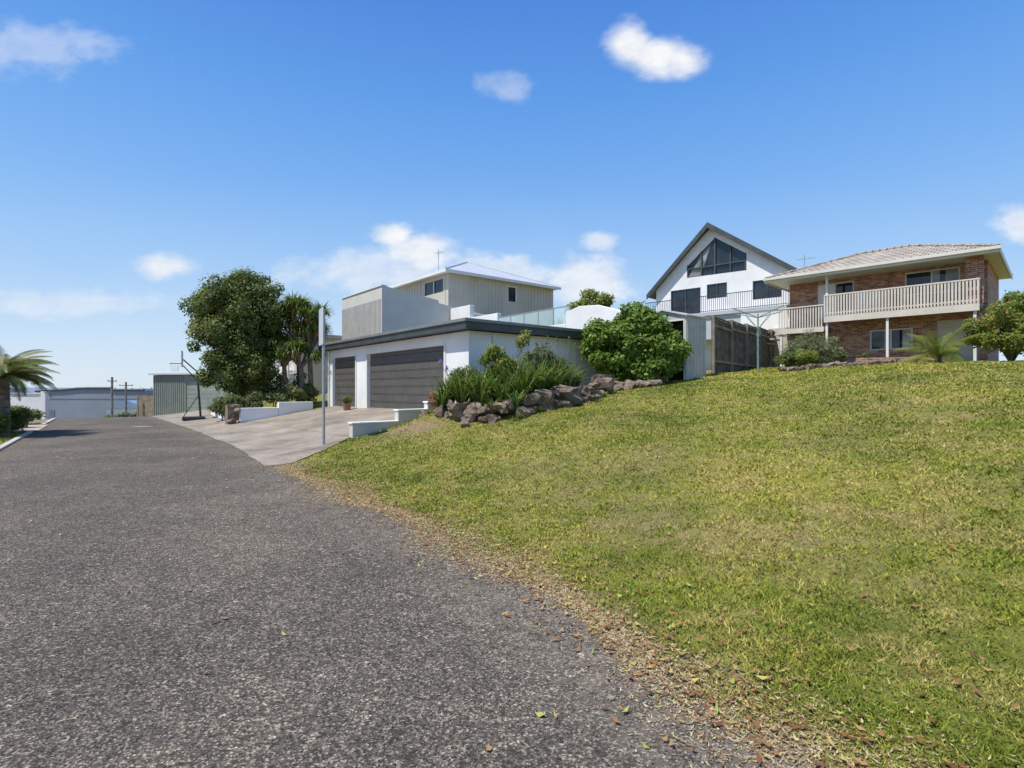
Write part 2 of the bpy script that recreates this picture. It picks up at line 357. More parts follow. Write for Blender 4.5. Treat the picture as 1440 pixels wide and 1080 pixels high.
for a,b in ((-2,27.3),(32.2,40)):
    n=int((b-a)/.9)
    for i in range(n):
        t0=a+(b-a)*i/n; t1=a+(b-a)*(i+1)/n-.012
        P=[XY(-5.02,t0),XY(-5.02,t1),XY(-5.17,t1),XY(-5.17,t0)]
        zs=[Hf(*p) for p in P]
        k.add([(p[0],p[1],z-.05) for p,z in zip(P,zs)]+[(p[0],p[1],z+.06) for p,z in zip(P,zs)],[(0,1,2,3),(4,7,6,5),(0,4,5,1),(1,5,6,2),(2,6,7,3),(3,7,4,0)])
k.build('kerb',CONC,None,.01)
mh=M(); x,y=-16.0,23.4; mh.cyl((x,y,Hf(x,y)-.02),(x,y,Hf(x,y)+.014),.38,n=28); mh.build('manhole_cover',plain('cover_concrete',(.28,.25,.22),.85,.2,3))
seam=plain('hazy_sea',(.20,.28,.36),.4,.1,.01); sv=M(); sv.poly([(-9000,700,-5.7),(3000,700,-5.7),(3000,9500,-5.7),(-9000,9500,-5.7)]); sv.build('sea',seam)  # sea base colour lightened to stand in for distance haze
# ------------------------------------------------------------------ grass
def bladesmat():
    m,nt,b=newmat('grass_blades'); o=N(nt,'ShaderNodeTexCoord').outputs['Object']
    c=grasscolor(nt,o); a=N(nt,'ShaderNodeAttribute'); a.attribute_name='shade'
    c=mix(nt,1.0,c,ramp(nt,a.outputs['Fac'],[(0,(.7,.85,.55)),(.55,(1.25,1.25,1.0)),(.85,(1.65,1.55,1.4)),(1,(2.1,1.95,1.9))]).outputs[0],'MULTIPLY')
    nt.links.new(c,b.inputs['Base Color']); b.inputs['Roughness'].default_value=.6; b.inputs['Specular IOR Level'].default_value=.2
    return m
BL=bladesmat()
n=1250000
rad=np.exp(rng.uniform(np.log(1.8),np.log(34),n)); ang=rng.uniform(-.95,1.0,n)
x=rad*np.sin(ang); y=rad*np.cos(ang); s,t=ST(x,y); sd=s-s0(t)
tm=np.where(s<2.6,12+s/2.6*2.7,np.where(s<6,14.75,14.0))
wob=.12*np.sin(t*2.3)+.09*np.sin(t*6.1+1)+.06*np.sin(t*17)
keep=(sd>.02+wob*.8+rng.exponential(.11,n))&(t<tm-.05)&(s<24.2)
pn=np.sin(x*1.7+np.sin(y*2.1)*1.3)*np.sin(y*1.9+np.sin(x*1.3)*1.7)
tuft=.5+.5*np.sin(x*9+np.sin(y*7)*1.5)*np.sin(y*8.3+np.sin(x*6)*1.8)
keep&=rng.random(n)<np.clip(.4+sd*.5,0,1)*np.where(pn>.7,.65,1)*(.55+.45*tuft)*(1-.85*np.clip(bare(x,y),0,1))
left=(s<-5.25)&(s>-14)&(t>8)&(t<40)&~((t>27.5)&(t<32)); keep|=left
x,y,rad,tuft=x[keep],y[keep],rad[keep],tuft[keep]; n=len(x); z=H(x,y)-.004
a=rng.uniform(0,6.283,n); h=(.009+.021*rng.random(n))*(.7+.6*tuft)*(1+.035*rad); w=.0021+.0009*rad
lean=rng.uniform(.3,1.8,n); la=rng.uniform(0,6.283,n)
V=np.empty((n,3,3)); dx=np.cos(a)*w; dy=np.sin(a)*w
V[:,0]=np.stack([x-dx,y-dy,z],1); V[:,1]=np.stack([x+dx,y+dy,z],1)
V[:,2]=np.stack([x+np.cos(la)*h*lean,y+np.sin(la)*h*lean,z+h],1)
npmesh('grass',V.reshape(-1,3),np.arange(3*n).reshape(-1,3),BL,None,{'shade':np.repeat(rng.random(n)**1.3,3)})
LIT=leafmat('dry_litter',[(0,(.16,.08,.04)),(.35,(.34,.19,.09)),(.6,(.48,.36,.20)),(.85,(.62,.53,.32)),(1,(.38,.42,.10))],.1,.7)
LEAFB=leafmat('fallen_leaf',[(0,(.17,.07,.03)),(.4,(.30,.14,.05)),(.7,(.42,.25,.10)),(.9,(.50,.42,.12)),(1,(.35,.40,.08))],.1,.6)
def flakes(name,x,y,z,l,w,curl,mat=None):
    n=len(x); a=rng.uniform(0,6.283,n); d=np.stack([np.cos(a),np.sin(a),rng.normal(0,.15,n)],1); b=np.stack([-np.sin(a),np.cos(a),rng.normal(0,.25,n)],1)
    P=np.stack([x,y,z],1); up=np.array([0,0,1.]); l=l[:,None];w=w[:,None]
    V=np.stack([P-d*l/2+up*curl,P+b*w/2,P+d*l/2+up*curl*1.5,P-b*w/2],1).reshape(-1,3)
    npmesh(name,V,np.arange(4*n).reshape(-1,4),mat or LIT,None,{'shade':np.repeat(rng.random(n),4)})
n=44000; t=rng.uniform(-1,13,n); s=s0(t)+.10+rng.normal(0,.19,n)*(.8+.5*np.sin(t*1.7))+.08*np.sin(t*2.3); x,y=XY(s,t)
flakes('leaf_litter',x,y,H(x,y)+.012,rng.uniform(.012,.05,n),rng.uniform(.003,.011,n),.004)
n=1700; t=rng.uniform(-1,11,n); s=s0(t)+.15+rng.normal(0,.28,n); x,y=XY(s,t)
flakes('verge_leaves',x,y,H(x,y)+.025,rng.uniform(.03,.08,n),rng.uniform(.010,.026,n),.009,LEAFB)
n=210; t=rng.uniform(-1,26,n); s=np.minimum(rng.uniform(-5,.1,n),s0(t)-.05)*rng.random(n)**.6; x,y=XY(s,t)
flakes('fallen_leaves',x,y,H(x,y)+.016,rng.uniform(.03,.09,n),rng.uniform(.012,.032,n),.009,LEAFB)
n=1300; t=rng.uniform(-4,13,n); s=s0(t)+.2+rng.exponential(1.8,n); x,y=XY(s,t)
flakes('lawn_leaves',x,y,H(x,y)+.03,rng.uniform(.03,.075,n),rng.uniform(.012,.026,n),.008,LEAFB)
# loose gravel on the crumbling road edge
n=9000; t=rng.uniform(-1,15,n); s=s0(t)-.02+rng.normal(0,.16,n)-rng.exponential(.10,n); x,y=XY(s,t); z=H(x,y)+.010
r_=rng.uniform(.003,.010,n)[:,None]; P=np.stack([x,y,z],1)
dirs=np.array([[1,0,0],[0,1,0],[-1,0,0],[0,-1,0],[0,0,.7],[0,0,-.7]],float)
V=(P[:,None,:]+dirs[None]*r_[:,None]*(.7+.6*rng.random((n,6,1)))).reshape(-1,3)
f0=np.array([[0,1,4],[1,2,4],[2,3,4],[3,0,4],[1,0,5],[2,1,5],[3,2,5],[0,3,5]]); F=(np.arange(n)[:,None,None]*6+f0[None]).reshape(-1,3)
npmesh('edge_gravel',V,F,leafmat('gravel_stone',[(0,(.08,.07,.06)),(.5,(.2,.17,.14)),(1,(.42,.38,.32))],.0,.9),None,{'shade':np.repeat(rng.random(n),6)})
TH=math.radians(-50.65)
# ------------------------------------------------------------------ garage
g=root('garage',(-1.385,16.2,0),TH)
w=M(); xl=-12.1; xr=-.35
doors=[(-7.65,-1.75,.2,3.07),(-11.5,-8.85,.2,3.07)]
w.wall(xl,xr,0,3.43,.35,.58,doors)
w.box(xr-.23,xr,.58,7,0,3.43); w.box(xl,xl+.23,.58,7,0,3.43); w.box(xl,xr,7.0,7.22,0,3.43)
w.build('walls',WHITE2,g)
d=M()
for (a,b,z0,z1) in doors:
    z=.2
    while z<z1-.01:
        zz=min(z+.3,z1); d.box(a,b,.47,.52,z+.006,zz-.006); d.box(a,b,.462,.47,z+.05,zz-.13); z+=.3
    d.box(a,b,.52,.54,.2,z1)
d.build('roller_doors',GDOOR,g,.004)
f=M(); f.box(xl-.3,0,0,.12,3.44,3.75); f.box(-.12,0,.12,7.3,3.44,3.75); f.box(xl-.3,xl-.18,.12,7.3,3.44,3.75); f.box(xl-.18,-.12,.12,7.3,3.46,3.7)
f.build('roof_fascia',FASCIA,g,.01)
gut=M(); gut.box(xl-.32,.02,-.05,-.003,3.66,3.76); gut.box(.003,.05,-.05,7.3,3.66,3.76); gut.build('gutter',plain('gutter_grey',(.2,.21,.2),.4,.1),g,.01)
fp=M(); fp.box(-1.75,-1.65,.32,.345,.3,3.1); fp.box(-8.85,-8.75,.32,.345,.3,3.1); fp.box(-7.75,-7.65,.32,.345,.3,3.1); fp.build('door_frames',TRIM,g)
dp=M(); dp.cyl((-.3,1.3,.5),(-.3,1.3,3.4),.045,n=10); dp.box(-.345,-.325,2.2,2.6,2.5,2.8); dp.cyl((xl+.25,.3,.5),(xl+.25,.3,3.4),.045,n=10); dp.build('downpipe_and_meter',TRIM,g)
tb=root('terrace_wall',(-1.385,16.2,0),TH)
q=M(); q.box(-12.3,-10.4,7.4,7.7,3,6.15); q.box(-10.39,-8,7.4,7.65,3,5.45); q.box(-7.99,-3.21,7.4,7.6,3,4.45); q.box(-12.3,-12.1,7.71,12,3,6.0)
q.prism([(-3.2,3),(-3.2,4.95),(-2.4,5.12),(-1.4,5.05),(-.4,4.75),(.3,4.35),(.3,3)],7.4,7.7)
q.build('wall',WHITE2,tb,.02)
gm,nt,b=newmat('balustrade_glass'); tc=N(nt,'ShaderNodeTexCoord'); r_=ramp(nt,noise(nt,tc.outputs['Object'],1,2),[(.3,(.6,.78,.76)),(.7,(.7,.86,.84))]); nt.links.new(r_.outputs[0],b.inputs['Base Color'])
b.inputs['Roughness'].default_value=.02; b.inputs['Alpha'].default_value=.4
q=M()
for i in range(5): q.box(-8+1.0*i,-8+1.0*i+.96,7.45,7.462,4.46,5.2)
q.build('glass_balustrade',gm,tb)
q=M(); q.box(-8,-3,7.44,7.475,5.2,5.235)
for i in range(6): q.box(-8.02+1.0*i,-7.98+1.0*i,7.43,7.48,4.96 if i==5 else 4.45,5.2)
q.build('rail',STEEL,tb)
rw=root('stepped_retaining_wall',(-2.14,17.1,0),math.atan2(2.1,2.36))
q=M(); q.box(-3.25,-1.85,-.36,-.14,0,.66); q.box(-1.849,-.85,-.36,-.14,0,.98); q.box(-.849,.1,-.36,-.14,0,1.2); q.build('blocks',CREAM,rw,.015)
q=M(); q.box(-3.28,-1.84,-.385,-.115,.66,.71); q.box(-1.875,-.84,-.385,-.115,.98,1.03); q.box(-.875,.1,-.385,-.115,1.2,1.25); q.build('caps',WHITE2,rw,.012)
# ------------------------------------------------------------------ rock garden
rk=M(); pts=[(-2.0,14.9),(-1.6,14.45),(-.9,14.1),(0,13.85),(.9,14.3),(1.6,14.9),(2.3,15.6),(2.8,16.3),(2.75,16.9)]
sd=1
for i in range(len(pts)-1):
    for j in range(3):
        for lv in range(2):
            if random.random()<.1: continue
            f=(j+random.random()*.7)/3; x=pts[i][0]*(1-f)+pts[i+1][0]*f; y=pts[i][1]*(1-f)+pts[i+1][1]*f
            r=random.choice((.13,.17,.2,.26))*random.uniform(.85,1.25)
            z=Hf(x,y)+.06+lv*.27
            rk.rock((x+random.uniform(-.1,.1)-.05*lv,y+random.uniform(-.06,.06)+.12*lv,z),(r*1.35,r,r*.85),sd); sd+=1
for (x,y) in ((3.4,17.2),(3.8,17.4),(4.2,17.3),(3.6,17.9),(4.6,17.6),(2.1,16.2),(-2.5,15.4),(3.1,17.3),(4.0,17.9),(-1.2,13.75),(2.4,15.2)):
    r=.12+.14*random.random(); rk.rock((x,y,Hf(x,y)+.08),(r*1.3,r,r*.8),sd); sd+=1
ROCK,nt,b=newmat('rock'); o=N(nt,'ShaderNodeTexCoord').outputs['Object']
c=ramp(nt,noise(nt,o,2.6,4),[(.3,(.085,.068,.055)),(.5,(.22,.16,.115)),(.7,(.34,.28,.22))]).outputs[0]
c=mix(nt,.7,c,ramp(nt,noise(nt,o,18,5,.7),[(.3,(.5,.5,.5)),(.7,(1.3,1.3,1.25))]).outputs[0],'MULTIPLY'); nt.links.new(c,b.inputs['Base Color']); b.inputs['Roughness'].default_value=.9; bump(nt,noise(nt,o,15,6,.7),b,.7,.03)
rk.build('rock_retaining_wall',ROCK)
G_BRIGHT=leafmat('leaf_bright',[(0,(.06,.12,.015)),(.45,(.14,.235,.028)),(.8,(.23,.33,.05)),(1,(.36,.42,.11))],.4,.5)
G_MID=leafmat('leaf_mid',[(0,(.055,.085,.02)),(.45,(.12,.165,.04)),(.8,(.20,.24,.065)),(1,(.30,.32,.11))],.35,.5)
G_GREY=leafmat('leaf_greygreen',[(0,(.07,.095,.04)),(.5,(.17,.20,.09)),(1,(.32,.34,.19))],.3,.6)
G_YEL=leafmat('leaf_yellowgreen',[(0,(.10,.15,.02)),(.5,(.23,.28,.045)),(1,(.40,.40,.10))],.4,.5)
G_STRAP=leafmat('strap_leaf',[(0,(.055,.11,.018)),(.5,(.14,.22,.035)),(.85,(.25,.33,.07)),(1,(.44,.40,.18))],.35,.45)
G_DARK=leafmat('strap_dark',[(0,(.04,.075,.018)),(.5,(.10,.155,.035)),(.85,(.18,.24,.06)),(1,(.36,.33,.15))],.3,.45)
G_RED=leafmat('red_flower',[(0,(.50,.05,.03)),(1,(.75,.2,.1))],.2,.6)
G_PURP=leafmat('purple_flower',[(0,(.14,.10,.4)),(1,(.3,.25,.62))],.2,.6)
G_RUST=leafmat('rust_leaf',[(0,(.2,.08,.04)),(1,(.4,.22,.10))],.2,.6)
def zt(x,y,dz=0): return Hf(x,y)+dz
P=[]
for (x,y,nn,L) in [(-1.35,14.85,120,1.25),(-.85,14.6,120,1.25),(-1.75,15.0,90,1.15),(-.25,14.45,100,1.1),(.3,14.55,130,1.2),(.75,14.9,130,1.2),(1.2,15.3,110,1.15),(1.6,15.8,80,1.05),(.1,15.2,120,1.35),(-1.0,15.3,100,1.25),(.9,15.7,100,1.2),(-.5,15.0,110,1.25),(1.9,16.6,70,.95),(.1,14.0,45,.75),(-.5,14.15,40,.7),(-1.9,14.6,40,.8)]:
    P.append((x,y,zt(x,y,.2),nn,L,.055,1.0))
straps('agapanthus_bed',P,G_STRAP,None,3)
sh=root('garden_shrub'); q=M(); x,y=-.35,15.6; z=zt(x,y)
cl=[]
for i in range(13):
    a=random.random()*6.28; l=1.0+.95*random.random(); e=(x+math.cos(a)*.75*random.random()*1.2,y+math.sin(a)*.4,z+l); q.limb([(x,y,z),((x+e[0])/2+.05,(y+e[1])/2,z+l*.5),e],[.025,.017,.006],5)
    cl+= [(e[0],e[1],e[2],.17,.17,.2),((x+e[0])/2+random.uniform(-.3,.3),(y+e[1])/2,z+l*.62,.22,.2,.22)]
q.build('stems',BARK,sh); leaves('leaves',cl,3600,.13,.055,G_YEL,sh,.2,5)
sh=root('garden_shrub'); q=M(); x,y=.9,16.1; z=zt(x,y); q.limb([(x,y,z),(x,y,z+.9)],[.04,.02],6); q.build('stems',BARK,sh)
leaves('leaves',subclumps((x,y,z+.95),(1.25,.6,.7),26,.18,.32,9),8500,.08,.035,G_GREY,sh,.3,6)
sh=root('garden_shrub'); q=M(); x,y=-1.3,15.6; z=zt(x,y); q.limb([(x,y,z),(x,y,z+.9)],[.04,.02],6); q.build('stems',BARK,sh)
leaves('leaves',subclumps((x,y,z+.85),(.75,.5,.7),16,.15,.28,10),4200,.09,.035,G_MID,sh,.3,7)
sh=root('rusty_fern'); q=M(); x,y=-2.15,15.8; z=zt(x,y); q.limb([(x,y,z),(x,y,z+.35)],[.03,.02],6); q.build('stem',BARK,sh)
leaves('leaves',subclumps((x,y,z+.5),(.4,.3,.42),12,.12,.2,19),1600,.10,.025,G_RUST,sh,.2,6)
ss=root('flower_stems'); q=M(); fl=[]
for i in range(24):
    x=random.uniform(.1,2.0); y=14.7+x*.7+random.uniform(0,.5); z=zt(x,y); l=random.uniform(1.2,1.8); tx=x+random.uniform(-.2,.2); q.limb([(x,y,z),(tx,y,z+l)],[.008,.006],5); fl.append((tx,y,z+l,.06,.06,.08))
q.build('stalks',plain('stalk_green',(.2,.22,.09),.6),ss); leaves('seed_heads',fl,600,.05,.025,G_GREY,ss,.1,8)
ss=root('purple_flower_stems'); q=M(); fl=[]
for (x,y,l) in ((-2.0,15.6,1.55),(-1.8,15.4,1.3),(-1.55,15.4,1.0)):
    z=zt(x,y); q.limb([(x,y,z),(x-.06,y,z+l)],[.01,.007],5); fl.append((x-.06,y,z+l-.05,.07,.07,.09))
q.build('stalks',plain('stalk_green2',(.2,.22,.09),.6),ss); leaves('flowers',fl,200,.04,.02,G_PURP,ss,.1,8)
wd=[]
for i in range(36):
    x=random.uniform(-2.6,2.8); y=13.9+abs(x-.1)*.75+random.uniform(-.35,-.0); wd.append((x,y,zt(x,y),16,.26,.02,1.2))
straps('tussock_weeds',wd,G_STRAP,None,13)
# ------------------------------------------------------------------ hedge
hd=root('hedge_bush'); q=M(); x,y=4.2,18.9
for i in range(7):
    a=i*.9; q.limb([(x,y,zt(x,y)),(x+math.cos(a)*.5,y+math.sin(a)*.4,3.0),(x+math.cos(a)*1.2,y+math.sin(a)*.8,3.8)],[.07,.05,.02],6)
q.build('stems',BARK,hd)
cl=subclumps((4.15,18.9,3.3),(1.8,1.2,1.3),64,.3,.48,21)+subclumps((3.3,18.5,3.1),(1.0,.8,1.15),20,.25,.4,22)+subclumps((5.2,18.5,3.0),(.9,.7,1.15),22,.25,.4,23)+subclumps((4.2,18.4,2.4),(1.7,.7,.6),20,.25,.4,25)
leaves('leaves',cl,38000,.16,.10,G_BRIGHT,hd,.45,24)
# ------------------------------------------------------------------ garden shed
gs=root('garden_shed',(6.0,18.6,0),TH)
z0=1.85; q=M(); q.wall(-1.9,0,z0,4.15,0,.04,[(-.75,-.1,z0,4.0)]); q.box(-1.9,-1.86,.04,1.25,z0,4.15); q.box(-1.86,-.04,1.21,1.25,z0,4.15); q.box(-.04,0,.04,1.25,z0,4.15)
for i in range(13): q.box(0.001,.018,.05+i*.093,.08+i*.093,z0,4.14)
q.prism([(-1.9,4.151),(0,4.151),(-.95,4.4)],0,.04); q.prism([(-1.9,4.151),(0,4.151),(-.95,4.4)],1.21,1.25)
q.build('walls',SHEDM,gs)
q=M(); q.prism([(-1.97,4.14),(-.95,4.42),(.07,4.14),(.07,4.19),(-.95,4.47),(-1.97,4.19)],-.08,1.33); q.build('roof',GREYROOF,gs)
q=M(); q.box(-.74,-.12,.25,.27,z0,3.98); q.build('door',DARKMET,gs)
q=M(); q.box(-.79,-.75,-.02,-.002,z0,4.05); q.box(-.1,-.06,-.02,-.002,z0,4.05); q.box(-.75,-.1,-.02,-.002,4.0,4.05); q.build('door_frame',TRIM,gs)
# ------------------------------------------------------------------ clothesline
x,y=9.65,21.2; z=zt(x,y); cl_=root('rotary_clothesline',(x,y,z)); q=M(); q.cyl((0,0,-.1),(0,0,1.5),.04); q.cyl((0,0,1.5),(0,0,2.3),.028); q.cyl((0,0,1.4),(0,0,1.55),.06)
ends=[]
for i in range(4):
    a=.35+i*math.pi/2; e=(math.cos(a)*1.25,math.sin(a)*1.25,2.45); ends.append(e); q.cyl((0,0,2.15),e,.018,.015,6); q.cyl((0,0,1.7),(e[0]*.5,e[1]*.5,2.26),.012,.012,5)
q.build('frame',plain('clothesline_green',(.18,.30,.27),.5),cl_)
q=M()
for k in (.3,.45,.6,.75,.88,.99):
    for i in range(4):
        a=ends[i];b=ends[(i+1)%4]; q.cyl((a[0]*k,a[1]*k,2.15+.3*k),(b[0]*k,b[1]*k,2.15+.3*k),.004,.004,4)
q.build('wires',STEEL,cl_)
# ------------------------------------------------------------------ boundary fence
fx0,fy0,fx1,fy1=7.6,20.6,14.4,29.5; L=math.hypot(fx1-fx0,fy1-fy0); fa=math.atan2(fy1-fy0,fx1-fx0)
fe=root('timber_fence',(fx0,fy0,0),fa); q=M(); i=0; xx=0
while xx<L:
    top=4.36+.09*math.floor(xx/2.4)*.9+random.uniform(-.02,.02); base=2.05+.05*xx*0.3
    q.box(xx,xx+.093+.004*random.random(),-.01-.012*(i%2),.008-.012*(i%2),base,top); xx+=.105; i+=1
q.build('palings',DTIMB,fe)
q=M(); xx=0
while xx<=L:
    top=4.36+.081*math.floor(xx/2.4); q.box(xx-.05,xx+.05,-.13,-.03,1.8,top+.06); q.box(xx+.06,min(xx+2.34,L),-.1,-.035,top-.35,top-.26); q.box(xx+.06,min(xx+2.34,L),-.1,-.035,2.65,2.75); q.box(xx-.04,min(xx+2.36,L),-.06,.03,top+.02,top+.06); xx+=2.4
q.build('posts_and_rails',TIMB,fe)
# ------------------------------------------------------------------ sign post
x,y=-4.88,14.0; z=zt(x,y); sp=root('street_sign_post',(x,y,z)); q=M(); q.cyl((0,0,-.2),(0,0,3.5),.038,.038,12); q.cyl((0,0,3.5),(0,0,3.52),.042,.03,12); q.build('pole',STEEL,sp,smooth=False)
q=M(); q.box(-.012,.012,-.3,.3,2.6,3.55)
o=q.build('sign_panel',plain('sign_back',(.55,.57,.58),.4),sp,.004); o.location=(-.06,0,0); o.rotation_euler=(0,0,math.radians(29))
q=M(); q.box(-.07,-.03,-.02,.02,2.8,2.84); q.box(-.07,-.03,-.02,.02,3.3,3.34); q.build('brackets',STEEL,sp)
# ------------------------------------------------------------------ brick house
TB=math.radians(-45.5)
bh=root('brick_house',(18.93,21.0,0),TB); EZ=7.08
wy=1.7; wl=-8.2; wr=-.45
ops=[(-3.3,-1.35,5.85,6.9),(-6.9,-5.3,5.12,6.85),(-4.65,-3.0,3.45,4.4),(-2.15,-.75,2.6,4.65)]
q=M(); q.wall(wl,wr,2.1,EZ-.02,wy,wy+.22,ops); q.box(wr-.22,wr,wy+.22,7,2.1,EZ-.02); q.box(wl,wl+.22,wy+.22,7,2.1,EZ-.02); q.box(wl,wr,7.0,7.22,2.1,EZ-.02)
q.box(-1.05,-.5,.55,.8,5.1,EZ-.08)
q.build('brick_walls',BRICK,bh)
fr_=M(); gl=M(); 
for (a,b,z0,z1) in ops[:3]:
    fr_.box(a,b,wy+.05,wy+.1,z0,z0+.06); fr_.box(a,b,wy+.05,wy+.1,z1-.06,z1); fr_.box(a,a+.06,wy+.05,wy+.1,z0+.061,z1-.061); fr_.box(b-.06,b,wy+.05,wy+.1,z0+.061,z1-.061); fr_.box((a+b)/2-.03,(a+b)/2+.03,wy+.045,wy+.095,z0+.061,z1-.061)
    gl.box(a+.06,b-.06,wy+.11,wy+.12,z0+.06,z1-.06)
fr_.build('window_frames',TRIM,bh); gl.build('window_panes',GLASS,bh)
q=M(); q.box(-1.85,-1.42,wy+.1,wy+.105,5.92,6.83); q.box(-2.28,-2.05,wy+.1,wy+.105,5.92,6.83); q.box(-4.1,-3.86,wy+.1,wy+.105,3.52,4.33); q.box(-3.4,-3.07,wy+.1,wy+.105,3.52,4.33); q.build('curtains',GLASSL,bh)
q=M()
for i in range(6): q.box(-2.15,-.75,wy+.06,wy+.1,2.6+.34*i+.004,2.6+.34*(i+1)-.004)
q.build('panel_door',BEIGE,bh)
q=M(); q.box(-6.85,-6.1,wy+.02,wy+.04,5.12,6.8); q.box(-5.25,-4.3,wy-.05,wy-.01,5.4,6.3)
q.build('screen_door',WHITE,bh)
def hip(parent,x0,x1,y0,y1,z0,rise,mat,name='roof',run=None):
    run=run or (y1-y0)/2; ym=(y0+y1)/2; a=(x0+run,ym,z0+rise); b=(x1-run,ym,z0+rise)
    q=M(); q.poly([(x0,y0,z0),(x1,y0,z0),b,a]); q.poly([(x1,y1,z0),(x0,y1,z0),a,b]); q.poly([(x1,y0,z0),(x1,y1,z0),b]); q.poly([(x0,y1,z0),(x0,y0,z0),a])
    o=q.build(name,mat,parent)
    c=M(); 
    for p,e in (((x0,y0,z0),a),((x1,y0,z0),b),((x1,y1,z0),b),((x0,y1,z0),a),(a,b)): c.cyl((p[0],p[1],p[2]+.02),(e[0],e[1],e[2]+.02),.07,.07,6)
    c.build(name+'_ridge_caps',mat,parent); return o
hip(bh,-8.8,0,0,7.6,EZ+.1,1.35,TILE,'roof',3.4)
q=M(); q.box(-8.8,0,-.03,0.0,EZ-.12,EZ+.1); q.box(0.003,.03,-.03,7.6,EZ-.12,EZ+.1); q.box(-8.83,-8.803,-.03,7.6,EZ-.12,EZ+.1); q.box(-8.79,-.01,.01,7.58,EZ-.06,EZ-.025)
q.box(-8.85,.08,-.13,-.04,EZ-.01,EZ+.11)
q.build('eaves_and_gutter',plain('eave_cream',(.70,.66,.58),.5,.05),bh,.008)
q=M(); dx0,dx1=-6.2,-.6
q.box(dx0,dx1,.3,wy-.01,4.95,5.08); q.box(-8.3,dx0-.001,.5,wy-.01,4.45,4.6)
q.build('deck_floor',TIMB,bh)
q=M(); q.box(dx0,dx1,.26,.297,4.78,5.07); q.box(dx0,dx1,.25,.33,6.02,6.08); q.box(dx0,dx1,.285,.315,5.18,5.24)
xx=dx0
while xx<dx1-.05: q.box(xx,xx+.07,.26,.283,5.08,6.015); xx+=.115
yy=.36
while yy<wy-.1: q.box(dx1-.02,dx1+.003,yy,yy+.07,5.08,6.015); yy+=.115
q.box(dx1-.04,dx1+.02,.33,wy-.02,6.02,6.08)
q.box(-8.3,-6.25,.42,.49,5.62,5.68); q.box(-8.3,-6.25,.44,.48,4.38,4.62)
xx=-8.3
while xx<-6.3: q.box(xx,xx+.06,.45,.475,4.63,5.61); xx+=.12
q.build('balustrade',SLAT,bh)
q=M()
for px in (-6.1,-3.7,-.75): q.box(px-.05,px+.05,.34,.44,2.3,4.945)
q.box(-6.15,-6.05,.34,.44,5.08,EZ-.07); q.box(-8.25,-8.15,.5,.6,2.2,4.44)
q.build('deck_posts',TRIM,bh,.006)
q=M(); q.box(-9.4,-8.3,2.2,3.6,2.1,4.9)
for i in range(9): q.box(-8.3-.26*(i+1),-8.3-.26*i,.6,1.5,4.35-.2*i,4.41-.2*i)
q.build('low_beige_annex',BEIGE,bh,.01)
# ------------------------------------------------------------------ white gable house
T2=math.radians(-42.3); wh=root('white_gable_house',(15.8,30.0,0),T2)
W=8.73; ax=-5.0; ez=8.1; az=11.7
glz=[(-6.5,8.75),(-2.8,8.7),(-2.8,9.7),(-4.7,11.0),(-6.5,9.5)]
q=M(); low=[(-7.6,-5.6,6.3,8.05),(-5.2,-3.95,7.25,8.15),(-2.45,-.85,6.9,8.0)]
q.wall(-W+.1,-.1,1,8.3,.3,.5,low)
q.prism([(-W+.1,8.301),(-6.5,8.301),(-6.5,9.5),(-4.7,11.0),(-4.7,11.65),(ax,11.62),(-W+.1,8.35)],.3,.5)
q.prism([(-6.499,8.301),(-2.801,8.301),(-2.801,8.7),(-6.499,8.75)],.3,.5)
q.prism([(-2.8,8.301),(-.1,8.301),(-4.699,11.45),(-4.699,11.0),(-2.8,9.7)],.3,.5)
q.box(-.3,-.1,.5,10,1,8.2); q.box(-W+.1,-W+.3,.5,10,1,8.2)
q.box(-2.6,.6,-1.2,-.95,1,6.0)
q.build('walls',WHITE2,wh)
q=M(); q.prism(glz,.4,.42)
for (a,b,z0,z1) in low: q.box(a,b,.38,.4,z0,z1)
q.build('glazing',GLASS,wh)
q=M()
for x_ in (-6.45,-5.55,-4.7,-3.75,-2.86): 
    t_=np.interp(x_,[-6.5,-4.7,-2.8],[9.5,11.0,9.7]); q.box(x_-.045,x_+.045,.3,.39,8.75,t_)
q.box(-6.5,-2.8,.29,.38,9.25,9.33)
for (a,b,z0,z1) in low: q.box(a-.0,a+.06,.32,.37,z0,z1); q.box(b-.06,b,.32,.37,z0,z1); q.box((a+b)/2-.03,(a+b)/2+.03,.32,.37,z0,z1)
q.build('mullions',FASCIA,wh)
q=M(); q.prism([(-6.44,8.8),(-5.6,8.8),(-5.0,10.6),(-5.6,10.1)],.393,.398); q.build('pale_wedge',GLASSL,wh)  # pale diagonal wedge set just in front of the dark glazing
def slab(x0,z0,x1,z1,y0,y1,th,q):
    q.prism([(x0,z0),(x1,z1),(x1,z1+th),(x0,z0+th)],y0,y1)
q=M(); slab(ax,az,.45,ez-.3,-.05,10.2,.16,q); slab(-W-.35,ez-.35,ax-.002,az,-.05,10.2,.16,q); q.build('roof',plain('dark_roof',(.08,.085,.09),.5),wh)
q=M(); slab(ax,az-.12,.5,ez-.45,-.12,-.055,.34,q); slab(-W-.4,ez-.5,ax-.002,az-.12,-.12,-.055,.34,q); q.build('barge_boards',FASCIA,wh)
q=M(); q.box(-W+.1,.3,-1.25,.29,6.0,6.2); q.build('balcony_slab',GREYP,wh)
q=M(); q.box(-W+.1,.3,-1.22,-1.18,7.16,7.2); q.box(-W+.1,.3,-1.22,-1.18,6.26,6.29)
xx=-W+.1
while xx<.3: q.box(xx,xx+.02,-1.21,-1.19,6.2,7.16); xx+=.12
q.build('balcony_railing',DARKMET,wh)
q=M(); q.box(-6.2,-.2,-1.1,-.9,4.6,5.99); q.box(-W+.3,-6.25,-.6,-.5,4.0,5.99); q.build('lower_panels',GREYP,wh)
